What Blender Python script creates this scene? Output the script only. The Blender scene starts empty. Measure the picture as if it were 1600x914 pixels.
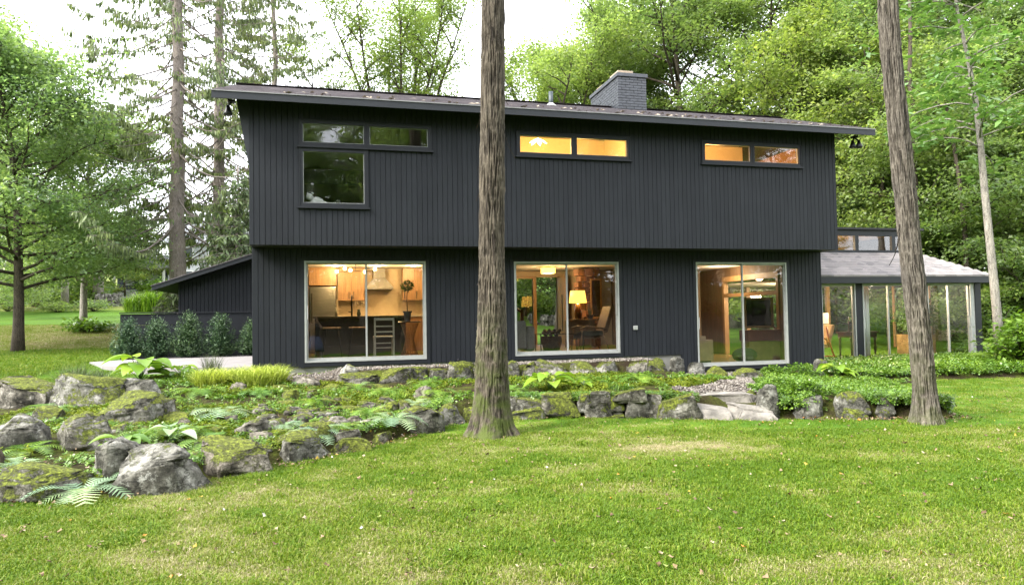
import bpy, math, random
import numpy as np
from mathutils import Vector, Matrix
sc = bpy.context.scene
COL = sc.collection
R = math.radians
random.seed(7)

# ------------------------------------------------------------------ camera
CAM = np.array([1.494, -13.827, .828])
FOC, YAW, PITCH, ROLL = 1096.03, .2521, .0349, .0169
cd = bpy.data.cameras.new('camera')
cam = bpy.data.objects.new('camera', cd); COL.objects.link(cam)
cd.sensor_fit = 'HORIZONTAL'; cd.sensor_width = 36; cd.lens = 36*FOC/1600
cd.clip_start = .05; cd.clip_end = 1500
cy, sy, cp, sp = math.cos(YAW), math.sin(YAW), math.cos(PITCH), math.sin(PITCH)
right = Vector((cy, -sy, 0)); fwd = Vector((sy*cp, cy*cp, sp)); up = Vector((-sy*sp, -cy*sp, cp))
M3 = Matrix((right, up, -fwd)).transposed()
cam.matrix_world = Matrix.Translation(Vector(CAM)) @ (M3 @ Matrix.Rotation(-ROLL, 3, 'Z')).to_4x4()
sc.camera = cam
# ------------------------------------------------------------------ light
SUN_EL, SUN_AZ = R(42), R(-106)          # azimuth measured from +Y towards +X
w = bpy.data.worlds.new('World'); sc.world = w; w.use_nodes = True
nt = w.node_tree; nt.nodes.clear()
out = nt.nodes.new('ShaderNodeOutputWorld'); bg = nt.nodes.new('ShaderNodeBackground')
sky = nt.nodes.new('ShaderNodeTexSky'); sky.sky_type = 'NISHITA'; sky.sun_disc = False
sky.sun_elevation = SUN_EL; sky.sun_rotation = SUN_AZ; sky.air_density = 1.0; sky.dust_density = 3.0
mx = nt.nodes.new('ShaderNodeMix'); mx.data_type = 'RGBA'; mx.inputs[0].default_value = .78
mx.inputs[7].default_value = (11.5, 11.6, 12.2, 1)   # bright even cloud cover, in the sky texture's own units
nt.links.new(sky.outputs[0], mx.inputs[6]); nt.links.new(mx.outputs[2], bg.inputs[0])
bg.inputs[1].default_value = .12
nt.links.new(bg.outputs[0], out.inputs[0])
sd = bpy.data.lights.new('sun', 'SUN'); sd.energy = 2.9; sd.angle = R(24); sd.color = (1, .97, .9)
so = bpy.data.objects.new('sun', sd); COL.objects.link(so)
sv = Vector((math.sin(SUN_AZ)*math.cos(SUN_EL), math.cos(SUN_AZ)*math.cos(SUN_EL), math.sin(SUN_EL)))
so.rotation_euler = sv.to_track_quat('Z', 'Y').to_euler()
sc.view_settings.view_transform = 'Standard'; sc.view_settings.look = 'None'
sc.view_settings.exposure = 1.95; sc.view_settings.gamma = 1
sc.cycles.use_denoising = True
sc.cycles.max_bounces = 8; sc.cycles.diffuse_bounces = 4; sc.cycles.glossy_bounces = 3
sc.cycles.transmission_bounces = 4; sc.cycles.transparent_max_bounces = 16
sc.cycles.sample_clamp_indirect = 4; sc.cycles.caustics_reflective = False; sc.cycles.caustics_refractive = False

# ------------------------------------------------------------------ helpers
def bearing(px, F):
    """plan position at forward distance F on the bearing of photo column px"""
    d = (px-800)/FOC
    return (CAM[0]+F*(d*cy+sy), CAM[1]+F*(-d*sy+cy))
WL = {}
def wl(o): return WL.get(o.name, np.zeros(3)) if o is not None else np.zeros(3)
def meta(o, label=None, cat=None, group=None, kind=None):
    if label: o['label'] = label
    if cat: o['category'] = cat
    if group: o['group'] = group
    if kind: o['kind'] = kind
    return o
def thing(name, label, cat, loc=(0, 0, 0), group=None):
    o = bpy.data.objects.new(name, None); COL.objects.link(o); o.location = loc
    o.empty_display_size = .1
    WL[o.name] = np.array(loc, float)
    return meta(o, label, cat, group)
def link(name, me, parent=None, at=None):
    o = bpy.data.objects.new(name, me); COL.objects.link(o)
    if parent is not None: o.parent = parent
    if at is not None: o.location = at
    WL[o.name] = wl(parent) + (np.array(at, float) if at is not None else 0)
    return o
def np_mesh(name, V, F, mat, tone=None, smooth=False):
    """V (n,3); F (m,k) uniform polygon size"""
    me = bpy.data.meshes.new(name); V = np.asarray(V, np.float32); F = np.asarray(F, np.int32)
    m, k = F.shape
    me.vertices.add(len(V)); me.vertices.foreach_set('co', V.ravel())
    me.loops.add(m*k); me.loops.foreach_set('vertex_index', F.ravel())
    me.polygons.add(m); me.polygons.foreach_set('loop_start', np.arange(0, m*k, k, dtype=np.int32))
    me.polygons.foreach_set('loop_total', np.full(m, k, np.int32))
    if smooth: me.polygons.foreach_set('use_smooth', np.ones(m, bool))
    me.update(calc_edges=True)
    if tone is not None:
        a = me.attributes.new('tone', 'FLOAT', 'POINT'); a.data.foreach_set('value', np.asarray(tone, np.float32))
    if mat: me.materials.append(mat)
    return me
class MB:
    def __init__(s): s.v = []; s.f = []
    def add(s, V, F):
        b = len(s.v); s.v += [tuple(p) for p in V]; s.f += [tuple(i+b for i in q) for q in F]; return s
    def box(s, x0, x1, y0, y1, z0, z1):
        return s.add([(x0,y0,z0),(x1,y0,z0),(x1,y1,z0),(x0,y1,z0),(x0,y0,z1),(x1,y0,z1),(x1,y1,z1),(x0,y1,z1)],
                     [(0,3,2,1),(4,5,6,7),(0,1,5,4),(1,2,6,5),(2,3,7,6),(3,0,4,7)])
    def prism(s, poly, a, b, axis='y'):
        """poly: 2D points, extruded from a to b along axis"""
        n = len(poly)
        def P(p, t):
            return (p[0], t, p[1]) if axis == 'y' else ((t, p[0], p[1]) if axis == 'x' else (p[0], p[1], t))
        V = [P(p, a) for p in poly]+[P(p, b) for p in poly]
        return s.add(V, [tuple(range(n))[::-1], tuple(range(n, 2*n))]+[(i, (i+1) % n, n+(i+1) % n, n+i) for i in range(n)])
    def tube(s, pts, rad, n=8):
        pts = [Vector(p) for p in pts]; rad = rad if hasattr(rad, '__len__') else [rad]*len(pts)
        V = []; F = []; u = None
        for i, p in enumerate(pts):
            t = (pts[min(i+1, len(pts)-1)]-pts[max(i-1, 0)]).normalized()
            if u is None: u = t.orthogonal().normalized()
            else:
                u = u-t*u.dot(t); u = u.normalized() if u.length > 1e-6 else t.orthogonal().normalized()
            q = t.cross(u)
            for k in range(n):
                a = 2*math.pi*k/n; V.append(tuple(p+(u*math.cos(a)+q*math.sin(a))*rad[i]))
        for i in range(len(pts)-1):
            for k in range(n):
                a = i*n+k; b = i*n+(k+1) % n; F.append((a, b, b+n, a+n))
        F.append(tuple(range(n))[::-1]); F.append(tuple(range(len(V)-n, len(V))))
        return s.add(V, F)
    def lathe(s, c, prof, n=20):
        """prof: list of (r, z)"""
        V = [(c[0]+r*math.cos(2*math.pi*k/n), c[1]+r*math.sin(2*math.pi*k/n), c[2]+z) for r, z in prof for k in range(n)]
        F = [(i*n+k, i*n+(k+1) % n, (i+1)*n+(k+1) % n, (i+1)*n+k) for i in range(len(prof)-1) for k in range(n)]
        F.append(tuple(range(n))[::-1]); F.append(tuple(range(len(V)-n, len(V))))
        return s.add(V, F)
    def ball(s, c, r, n=10, sq=(1, 1, 1)):
        prof = [(math.sin(math.pi*i/n), -math.cos(math.pi*i/n)) for i in range(n+1)]
        prof[0] = (.02, prof[0][1]); prof[-1] = (.02, prof[-1][1])
        b = len(s.v); s.lathe((0, 0, 0), prof, n+4)
        for i in range(b, len(s.v)):
            v = s.v[i]; s.v[i] = (c[0]+v[0]*r*sq[0], c[1]+v[1]*r*sq[1], c[2]+v[2]*r*sq[2])
        return s
    def mesh(s, name, mat, off=(0, 0, 0), smooth=False):
        me = bpy.data.meshes.new(name)
        me.from_pydata([(x-off[0], y-off[1], z-off[2]) for x, y, z in s.v], [], s.f)
        if smooth:
            me.polygons.foreach_set('use_smooth', [len(f) <= 4 for f in s.f])
        if mat: me.materials.append(mat)
        me.update(); return me
    def build(s, name, mat, parent=None, smooth=False, bevel=0):
        o = link(name, s.mesh(name, mat, wl(parent), smooth), parent)
        if bevel:
            m = o.modifiers.new('bevel', 'BEVEL'); m.width = bevel; m.segments = 2; m.limit_method = 'ANGLE'
        return o
def box(name, mat, parent, *b, bevel=0): return MB().box(*b).build(name, mat, parent, bevel=bevel)
def copy_tree(o, loc, rz=0, scale=1, label=None):
    c = o.copy(); COL.objects.link(c); c.location = loc; c.rotation_euler = (0, 0, rz)
    c.scale = (scale,)*3 if not hasattr(scale, '__len__') else scale
    if label: c['label'] = label
    for ch in list(o.children):
        d = ch.copy(); COL.objects.link(d); d.parent = c
        for g in list(ch.children):
            e = g.copy(); COL.objects.link(e); e.parent = d
    return c

# numpy value noise
def _h(ix, iy, iz, seed):
    n = (ix*374761393+iy*668265263+iz*2147483647+seed*1274126177) & 0xffffffff
    n = ((n ^ (n >> 13))*1274126177) & 0xffffffff
    return ((n ^ (n >> 16)) & 0xffff)/65535.0
def vn(P, seed=0):
    P = np.asarray(P, float); I = np.floor(P).astype(np.int64); f = P-I; f = f*f*(3-2*f)
    x, y, z = I[..., 0], I[..., 1], I[..., 2]; u, v, t = f[..., 0], f[..., 1], f[..., 2]
    def g(a, b, c): return _h(x+a, y+b, z+c, seed)
    a = g(0,0,0)*(1-u)+g(1,0,0)*u; b = g(0,1,0)*(1-u)+g(1,1,0)*u
    c = g(0,0,1)*(1-u)+g(1,0,1)*u; d = g(0,1,1)*(1-u)+g(1,1,1)*u
    return ((a*(1-v)+b*v)*(1-t)+(c*(1-v)+d*v)*t)*2-1
def fbm(P, o=4, seed=0):
    P = np.asarray(P, float); s = 0; a = 1; n = 0
    for i in range(o):
        s = s+a*vn(P*(2.03**i)+17.3*i, seed+i); n += a; a *= .5
    return s/n

# ------------------------------------------------------------------ materials
def new_mat(name):
    m = bpy.data.materials.new(name); m.use_nodes = True; t = m.node_tree
    return m, t, t.nodes['Principled BSDF'], t.nodes['Material Output']
def N(t, kind, **kw):
    n = t.nodes.new('ShaderNode'+kind)
    for k, v in kw.items():
        if k.startswith('i_'):
            key = k[2:]; key = int(key) if key.isdigit() else key.replace('_', ' ')
            n.inputs[key].default_value = v
        else: setattr(n, k, v)
    return n
def ramp(t, src, stops):
    r = t.nodes.new('ShaderNodeValToRGB'); e = r.color_ramp.elements
    while len(e) < len(stops): e.new(.5)
    for q, (p, c) in zip(e, stops): q.position = p; q.color = (*c, 1)
    t.links.new(src, r.inputs[0]); return r.outputs[0]
def mixc(t, fac, a, b, mode='MIX'):
    m = t.nodes.new('ShaderNodeMix'); m.data_type = 'RGBA'; m.blend_type = mode
    for s, i in ((fac, 0), (a, 6), (b, 7)):
        if isinstance(s, (int, float)): m.inputs[i].default_value = s
        elif isinstance(s, tuple): m.inputs[i].default_value = (*s, 1)
        else: t.links.new(s, m.inputs[i])
    return m.outputs[2]
def coords(t, scale=(1, 1, 1), world=True):
    g = t.nodes.new('ShaderNodeNewGeometry').outputs['Position'] if world else t.nodes.new('ShaderNodeTexCoord').outputs['Object']
    mp = t.nodes.new('ShaderNodeMapping'); mp.inputs['Scale'].default_value = scale
    t.links.new(g, mp.inputs[0]); return mp.outputs[0]
def noise(t, co, scale, detail=4, rough=.6):
    n = N(t, 'TexNoise'); n.inputs['Scale'].default_value = scale; n.inputs['Detail'].default_value = detail
    n.inputs['Roughness'].default_value = rough; t.links.new(co, n.inputs['Vector']); return n.outputs['Fac']
def bump(t, b, h, strength=.3, dist=.01):
    n = N(t, 'Bump'); n.inputs['Strength'].default_value = strength; n.inputs['Distance'].default_value = dist
    t.links.new(h, n.inputs['Height']); t.links.new(n.outputs[0], b.inputs['Normal'])
def math_(t, op, a, b=0.0):
    m = N(t, 'Math', operation=op)
    for i, s in enumerate((a, b)):
        if isinstance(s, (int, float)): m.inputs[i].default_value = s
        else: t.links.new(s, m.inputs[i])
    return m.outputs[0]
def simple(name, col, rough=.6, metal=0, var=.18, scale=6, stretch=(1, 1, 1), bmp=.15, dist=.004, spec=.5, world=False):
    m, t, b, o = new_mat(name); col = tuple(x*.74 for x in col)
    co = coords(t, stretch, world); n = noise(t, co, scale)
    c = ramp(t, n, [(.3, tuple(x*(1-var) for x in col)), (.7, tuple(min(1, x*(1+var)) for x in col))])
    t.links.new(c, b.inputs['Base Color']); b.inputs['Roughness'].default_value = rough; b.inputs['Metallic'].default_value = metal
    b.inputs['Specular IOR Level'].default_value = spec
    if bmp: bump(t, b, noise(t, co, scale*6, 3), bmp, dist)
    return m
def emit(name, col, s, base=(.8, .8, .8)):
    m, t, b, o = new_mat(name); b.inputs['Base Color'].default_value = (*base, 1)
    b.inputs['Emission Color'].default_value = (*col, 1); b.inputs['Emission Strength'].default_value = s*.72
    return m
def siding_mat():
    m, t, b, o = new_mat('charcoal_painted_siding')
    co = coords(t, (6, 6, .7)); n = noise(t, co, 2.2, 5); rnd = N(t, 'ObjectInfo').outputs['Random']
    c = ramp(t, n, [(.25, (.0090, .0107, .0142)), (.75, (.0132, .0153, .0200))])
    c = mixc(t, 1.0, c, ramp(t, rnd, [(0, (.86, .86, .88)), (1, (1.1, 1.1, 1.08))]), 'MULTIPLY')
    c = mixc(t, 1.0, c, ramp(t, noise(t, coords(t, (.5, .5, .9)), 1.1, 5, .65), [(.3, (.84, .86, .86)), (.7, (1.16, 1.14, 1.12))]), 'MULTIPLY')
    t.links.new(c, b.inputs['Base Color']); b.inputs['Roughness'].default_value = .62; b.inputs['Specular IOR Level'].default_value = .24
    g = noise(t, coords(t, (26, 26, 1.6)), 3, 5, .7); bump(t, b, g, .5, .004)
    return m
SIDING = siding_mat()
TRIM = simple('charcoal_painted_trim', (.014, .016, .021), .5, spec=.3, var=.15, scale=3)
FASCIA = simple('charcoal_painted_fascia', (.020, .023, .029), .5, spec=.35, var=.18, scale=2, stretch=(.3, 1, 2))
SOFFIT = simple('dark_soffit_board', (.012, .013, .015), .7)
ALU = simple('pale_aluminium_frame', (.46, .47, .45), .42, .25, var=.1, scale=9)
WHITE = simple('white_painted_wood', (.72, .72, .70), .5, var=.06)
WOOD = simple('warm_oak_veneer', (.34, .19, .085), .45, var=.28, scale=4, stretch=(9, 9, .6), bmp=.1)
PINE = simple('honey_pine_frame', (.42, .25, .11), .45, var=.2, scale=4, stretch=(8, 8, .6))
FLOORW = simple('oak_floorboards', (.24, .13, .06), .35, var=.3, scale=3, stretch=(.6, 8, 1))
CREAM = simple('cream_plaster', (.62, .50, .34), .85, var=.05, bmp=.05)
PLASTER = simple('white_plaster', (.68, .66, .60), .85, var=.04, bmp=.05)
BROWNWALL = simple('brown_timber_wall', (.16, .095, .05), .6, var=.3, scale=3, stretch=(6, 6, .5))
BLACK = simple('black_metal', (.012, .012, .013), .4, .3, var=.1)
STEEL = simple('brushed_steel', (.42, .42, .40), .3, .9, var=.12, scale=3, stretch=(1, 1, 14))
CONC = simple('weathered_concrete', (.23, .225, .20), .9, var=.3, scale=4, bmp=.5, world=True)
PAVE = simple('pale_concrete_paving', (.27, .25, .245), .9, var=.13, scale=2.4, bmp=.3, world=True)
def glass_mat(name='window_glass', tint=(.95, .96, .95), wav=.0018, boost=1.25):
    m, t, b, o = new_mat(name); t.nodes.remove(b)
    tr = N(t, 'BsdfTransparent'); tr.inputs[0].default_value = (*tint, 1)
    gl = N(t, 'BsdfGlossy'); gl.inputs['Roughness'].default_value = 0.0; gl.inputs[0].default_value = (.95, .96, .97, 1)
    fr = N(t, 'Fresnel'); bf = N(t, 'NewGeometry').outputs['Backfacing']
    t.links.new(math_(t, 'SUBTRACT', 1.52, math_(t, 'MULTIPLY', bf, 1.52-1/1.52)), fr.inputs[0])
    f = math_(t, 'MINIMUM', math_(t, 'MULTIPLY', fr.outputs[0], boost), 1.0)
    bp = N(t, 'Bump'); bp.inputs['Strength'].default_value = 1; bp.inputs['Distance'].default_value = wav
    t.links.new(noise(t, coords(t, (1, 1, 1)), 2.3, 1), bp.inputs['Height'])
    t.links.new(bp.outputs[0], gl.inputs['Normal'])
    mxs = N(t, 'MixShader'); t.links.new(f, mxs.inputs[0]); t.links.new(tr.outputs[0], mxs.inputs[1]); t.links.new(gl.outputs[0], mxs.inputs[2])
    t.links.new(mxs.outputs[0], o.inputs[0]); return m
GLASS = glass_mat()
GLASSD = glass_mat('sliding_door_glass', (.95, .955, .94), .0012, 1.35)

def leaf_mat(name, lo, mid, hi, trans=.38, rough=.5, spec=.35, rnd=.13):
    m, t, b, o = new_mat(name)
    at = N(t, 'Attribute', attribute_name='tone')
    c = ramp(t, at.outputs['Fac'], [(0, lo), (.5, mid), (1, hi)])
    oi = N(t, 'ObjectInfo')
    c = mixc(t, 1.0, c, ramp(t, oi.outputs['Random'], [(0, (1-rnd, 1-rnd*.6, 1-rnd*.4)), (1, (1+rnd, 1+rnd*.6, 1-rnd))]), 'MULTIPLY')
    c = mixc(t, 1.0, c, ramp(t, noise(t, coords(t), .7, 2), [(.35, (.85, .9, .95)), (.65, (1.08, 1.05, .95))]), 'MULTIPLY')
    t.links.new(c, b.inputs['Base Color']); b.inputs['Roughness'].default_value = rough; b.inputs['Specular IOR Level'].default_value = spec
    tl = N(t, 'BsdfTranslucent'); t.links.new(mixc(t, 1.0, c, (1.12, 1.2, .6), 'MULTIPLY'), tl.inputs[0])
    mxs = N(t, 'MixShader'); mxs.inputs[0].default_value = trans
    t.links.new(b.outputs[0], mxs.inputs[1]); t.links.new(tl.outputs[0], mxs.inputs[2]); t.links.new(mxs.outputs[0], o.inputs[0])
    return m
def bark_mat(name, dark, light, moss=0.0, sc_=10, ridge=False):
    m, t, b, o = new_mat(name)
    co = coords(t, (1, 1, .2)); n1 = noise(t, co, sc_*2.6, 4, .6); n = math_(t, 'MULTIPLY', math_(t, 'ADD', n1, noise(t, coords(t, (1, 1, .4)), sc_*6, 3, .6)), .5)
    c = ramp(t, n, [(.38, dark), (.47, tuple(.5*a+.5*b for a, b in zip(dark, light))), (.60, light)])
    if ridge:
        c = mixc(t, 1.0, ramp(t, N(t, 'Attribute', attribute_name='tone').outputs['Fac'], [(.30, dark), (.52, tuple(.55*a+.45*b for a, b in zip(dark, light))), (.72, light)]), ramp(t, n, [(.38, (.45, .43, .4)), (.56, (1.2, 1.2, 1.2))]), 'MULTIPLY')
    n2 = noise(t, coords(t), 2.2, 4)
    c = mixc(t, 1.0, c, ramp(t, n2, [(.3, (.75, .75, .75)), (.7, (1.2, 1.18, 1.12))]), 'MULTIPLY')
    if moss:
        sp_ = N(t, 'SeparateXYZ'); t.links.new(N(t, 'NewGeometry').outputs['Position'], sp_.inputs[0])
        mr = N(t, 'MapRange'); mr.inputs[1].default_value = 1.1; mr.inputs[2].default_value = -.7; t.links.new(sp_.outputs[2], mr.inputs[0])
        mk = math_(t, 'MULTIPLY', ramp(t, noise(t, coords(t), 5, 5), [(.42, (0, 0, 0)), (.58, (1, 1, 1))]), math_(t, 'MULTIPLY', mr.outputs[0], moss))
        c = mixc(t, mk, c, (.055, .075, .012))
    t.links.new(c, b.inputs['Base Color']); b.inputs['Roughness'].default_value = .9; b.inputs['Specular IOR Level'].default_value = .2
    bump(t, b, n, 1.0, .02); return m
def rock_mat():
    m, t, b, o = new_mat('mossy_fieldstone')
    co = coords(t); oi = N(t, 'ObjectInfo')
    n = noise(t, co, 3.2, 8, .72); n2 = noise(t, co, 14, 6, .75)
    c = ramp(t, n, [(.32, (.010, .010, .008)), (.43, (.045, .043, .035)), (.54, (.14, .135, .118)), (.68, (.34, .33, .305))])
    c = mixc(t, 1.0, c, ramp(t, n2, [(.32, (.5, .5, .48)), (.62, (1.25, 1.25, 1.22))]), 'MULTIPLY')
    lich = ramp(t, noise(t, co, 9, 7, .75), [(.56, (0, 0, 0)), (.66, (1, 1, 1))])
    c = mixc(t, math_(t, 'MULTIPLY', lich, .55), c, (.38, .38, .34))
    ve = noise(t, coords(t, (1, 1, 1.8)), 2.4, 5, .6)
    vein = ramp(t, math_(t, 'ABSOLUTE', math_(t, 'SUBTRACT', ve, .5)), [(.0, (.30, .30, .28)), (.028, (1, 1, 1))])
    c = mixc(t, 1.0, c, vein, 'MULTIPLY')
    sep = N(t, 'SeparateXYZ'); t.links.new(N(t, 'NewGeometry').outputs['Normal'], sep.inputs[0])
    so_ = N(t, 'SeparateColor'); t.links.new(oi.outputs['Color'], so_.inputs[0])
    c = mixc(t, so_.outputs[1], c, mixc(t, 1.0, c, (1.1, .82, .6), 'MULTIPLY'))
    upf = math_(t, 'MULTIPLY', math_(t, 'ADD', sep.outputs[2], .12), .26)
    mk = math_(t, 'ADD', math_(t, 'ADD', noise(t, co, 5.5, 9, .82), upf), math_(t, 'MULTIPLY', math_(t, 'SUBTRACT', so_.outputs[0], .5), .5))
    mask = ramp(t, mk, [(.62, (0, 0, 0)), (.69, (1, 1, 1))])
    mossc = ramp(t, noise(t, co, 24, 5, .8), [(.34, (.018, .022, .005)), (.48, (.065, .075, .012)), (.58, (.13, .155, .02)), (.7, (.24, .28, .035))])
    c = mixc(t, mask, c, mossc)
    t.links.new(c, b.inputs['Base Color']); b.inputs['Roughness'].default_value = .92; b.inputs['Specular IOR Level'].default_value = .25
    h = math_(t, 'ADD', math_(t, 'MULTIPLY', n2, .6), math_(t, 'MULTIPLY', noise(t, co, 60, 3), math_(t, 'ADD', math_(t, 'MULTIPLY', mask, .7), .25)))
    bump(t, b, h, .9, .03); return m
ROCK = rock_mat()
BARK = bark_mat('shaggy_grey_bark', (.018, .014, .010), (.092, .078, .061), .9, 9, True)
BARKD = bark_mat('dark_bark', (.020, .016, .012), (.095, .076, .06))
BARKL = bark_mat('pale_bark', (.09, .08, .07), (.30, .28, .25))
BARKS = bark_mat('spruce_bark', (.09, .075, .065), (.26, .225, .205), 0, 14)
OAK_L = leaf_mat('oak_leaves', (.095, .150, .062), (.19, .27, .112), (.35, .42, .235), .62, rough=.36, spec=.6)
MAPLE_L = leaf_mat('maple_leaves', (.095, .150, .062), (.19, .265, .108), (.35, .41, .22), .62, rough=.38, spec=.6)
YEL_L = leaf_mat('yellowing_leaves', (.100, .150, .045), (.195, .258, .080), (.34, .38, .15), .6)
DARK_L = leaf_mat('dark_green_leaves', (.050, .095, .035), (.120, .190, .065), (.24, .31, .12), .56, rnd=.2)  # darker leaf green for understorey and potted plants
SPR_L = leaf_mat('spruce_needles', (.060, .085, .040), (.125, .165, .075), (.22, .27, .12), .35, rnd=.15)
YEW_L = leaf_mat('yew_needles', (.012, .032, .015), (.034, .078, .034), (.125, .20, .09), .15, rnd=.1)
GC_L = leaf_mat('ground_cover_leaves', (.032, .078, .009), (.095, .185, .020), (.22, .33, .045), .3, .35, .5, .2)
MOSS_L = leaf_mat('low_moss_leaves', (.04, .06, .008), (.11, .145, .014), (.23, .28, .025), .25, .7, .2, .3)
HOSTA_L = leaf_mat('hosta_leaves', (.06, .14, .014), (.14, .245, .025), (.26, .36, .045), .3, .35, .5, .1)
FERN_L = leaf_mat('fern_fronds', (.05, .11, .02), (.12, .22, .04), (.23, .34, .08), .3, .5, .3, .25)
SILV_L = leaf_mat('silvery_fern_fronds', (.09, .15, .08), (.20, .29, .17), (.38, .46, .32), .25, .5, .4, .15)
FGR_L = leaf_mat('golden_forest_grass', (.15, .20, .03), (.29, .36, .07), (.50, .55, .17), .3, .5, .3, .1)
LAV_L = leaf_mat('grey_green_stems', (.035, .05, .03), (.09, .115, .065), (.18, .2, .13), .2, .7, .2, .1)
# ------------------------------------------------------------------ terrain
FX=[-30,-6,-1.2,-0.1,.6,1.35,2.2,3.05,3.6,4.4,6.75,7.3,8.35,10.3,11.0,11.8,12.8,14.5,17,40]
FY=[-6.4,-6.6,-6.6,-6.5,-5.9,-5.4,-4.6,-3.6,-3.3,-3.4,-4.25,-4.45,-4.8,-5.5,-4.6,-3.2,-1.6,-.9,-1.2,-3]
def sst(a,b,t):
    u=np.clip((t-a)/(b-a),0,1);return u*u*(3-2*u)
def H(x,y):
    x=np.asarray(x,float);y=np.asarray(y,float)
    lawn=-.75+.03*np.sin(x*.7+1)*np.sin(y*.5)
    yF=np.interp(x,FX,FY)
    rim=np.interp(x,[-30,-1,2.4,3.3,3.8,7.2,7.35,8.3,8.45,10.2,10.8,40],[-.68,-.68,-.62,-.5,-.43,-.43,-.56,-.56,-.46,-.5,-.72,-.72])
    zb=np.interp(x,[-30,-4,0,2,8,9.2,10.5,40],[-.4,-.38,-.28,-.36,-.36,-.48,-.58,-.62])
    s=np.clip((y-yF)/(-.45-yF+1e-6),0,1)
    bed=rim+(zb-rim)*s**.9
    up=np.interp(x,[-30,-4,-.5,1.5,8.1,8.6,40],[-.3,-.3,-.13,-.13,-.13,-.52,-.6])
    w0=np.interp(x,[-30,1.2,2,8,8.5,40],[-.45,-.45,-.42,-.42,-.4,-.4]);w1=np.interp(x,[-30,1.2,2,8,8.5,40],[1.5,1.2,-.3,-.3,.5,.5])
    t=np.clip((y-w0)/(w1-w0),0,1);bed=bed+(up-bed)*t
    edge=sst(.10,.30,y-yF)
    z=lawn*(1-edge)+bed*edge
    # left lawn, bank and hill
    left=np.interp(y,[0,2.5,4,11,13,15,20,34,46,60,80,110,200],[-.33,-.17,-.12,-.12,-.02,.25,.72,1.2,2.0,3.4,6.0,9,14])
    wl=sst(.5,3.5,y)*(1-sst(-3.2,-1.6,x)*(1-sst(7,20,y)))
    z=z*(1-wl)+left*wl
    # back and right side of the house
    back=np.interp(y,[0,3,8,25,45,100,200],[-.6,-.45,-.12,.1,2.2,8,14])
    wb=sst(9,16,x)*sst(-1,4,y); wb=np.maximum(wb,sst(-1,3,x)*sst(7,9,y))
    z=z*(1-wb)+back*wb
    z=np.where(y<-16,-.75+np.clip(-16-y,0,60)*.10,z)
    return z
def patch(x, y):
    """0 = lush green, 1 = straw"""
    P = np.stack([x*.55, y*.8, np.zeros_like(x)], -1); Q = np.stack([x*2.2, y*2.6, np.ones_like(x)], -1)
    a = fbm(P, 3, 5)*.6+fbm(Q, 3, 9)*.75+fbm(Q*3, 2, 19)*.55
    blob = lambda cx, cy_, rx, ry: np.exp(-((x-cx)/rx)**2-((y-cy_)/ry)**2)
    a = a+.7*blob(5.4, -6.0, 1.0, .7)+.5*blob(.4, -7.2, .8, .45)+.45*blob(2.9, -8.6, .7, .45)+.55*blob(1.9, -7.6, .6, .4)-.35*blob(8, -5.6, 2, .5)-.3*blob(5, -8.8, 1, .6)
    return np.clip(.25+a*.52, 0, 1)
def grid_lines(segs):
    o = []
    for a, b, st in segs: o += list(np.arange(a, b-1e-6, st))
    o.append(segs[-1][1]); return np.array(o)
gx = grid_lines([(-260, -80, 12), (-80, -20, 2), (-20, -5, .5), (-5, 13, .09), (13, 24, .35), (24, 80, 2), (80, 260, 12)])
gy = grid_lines([(-200, -40, 10), (-40, -12, 1), (-12, -7, .15), (-7, 1.2, .09), (1.2, 12, .35), (12, 30, .7), (30, 100, 2), (100, 320, 12)])
GX, GY = np.meshgrid(gx, gy, indexing='ij'); GZ = H(GX, GY)
nf = (GX > -5) & (GX < 13) & (GY > -7) & (GY < 1)
front = np.interp(GX, FX, FY)
inbed = (GY > front) & (GX > -6) & (GY < np.interp(GX, [-6, -4, -3, -1.5, 0, 9, 19], [-.8, -.6, .6, 1.6, .58, .58, 1.6]))
GZ = GZ+np.where(inbed, .03*fbm(np.stack([GX*3, GY*3, GX*0], -1), 3, 3), .008*fbm(np.stack([GX*2, GY*2, GX*0], -1), 2, 4))
V = np.stack([GX, GY, GZ], -1).reshape(-1, 3); nx, ny = GX.shape
I = np.arange(nx*ny).reshape(nx, ny)
Fq = np.stack([I[:-1, :-1], I[1:, :-1], I[1:, 1:], I[:-1, 1:]], -1).reshape(-1, 4)
cx_, cyy = V[Fq].mean(1)[:, 0], V[Fq].mean(1)[:, 1]
fr = np.interp(cx_, FX, FY)
def in_poly(px, py, poly):
    c = np.zeros(px.shape, bool); n = len(poly)
    for i in range(n):
        x1, y1 = poly[i]; x2, y2 = poly[(i+1) % n]
        cond = ((y1 > py) != (y2 > py)) & (px < (x2-x1)*(py-y1)/(y2-y1+1e-12)+x1); c ^= cond
    return c
bed_poly = [(-6, -6.6)]+[(a, b) for a, b in zip(FX[2:-1], FY[2:-1])]+[(19.5, -1.1), (19.5, 1.7), (12.9, 1.7), (12.9, .5), (0, .5), (-1.2, 1.4), (-3.0, .6), (-4.0, -.7), (-6, -1.0)]
bedm = in_poly(cx_, cyy, bed_poly)
grav_poly = [(.4, .5), (.5, -.05), (2.2, -.22), (8.2, -.30), (8.5, -.1), (9.6, -.75), (9.2, -1.6), (8.2, -2.25), (7.0, -3.05), (7.0, -3.8), (8.2, -3.9), (9.1, -2.6), (9.9, -1.8), (10.8, -1.0), (11.2, -.3), (11.0, .5)]
gravm = in_poly(cx_, cyy, grav_poly)
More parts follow.
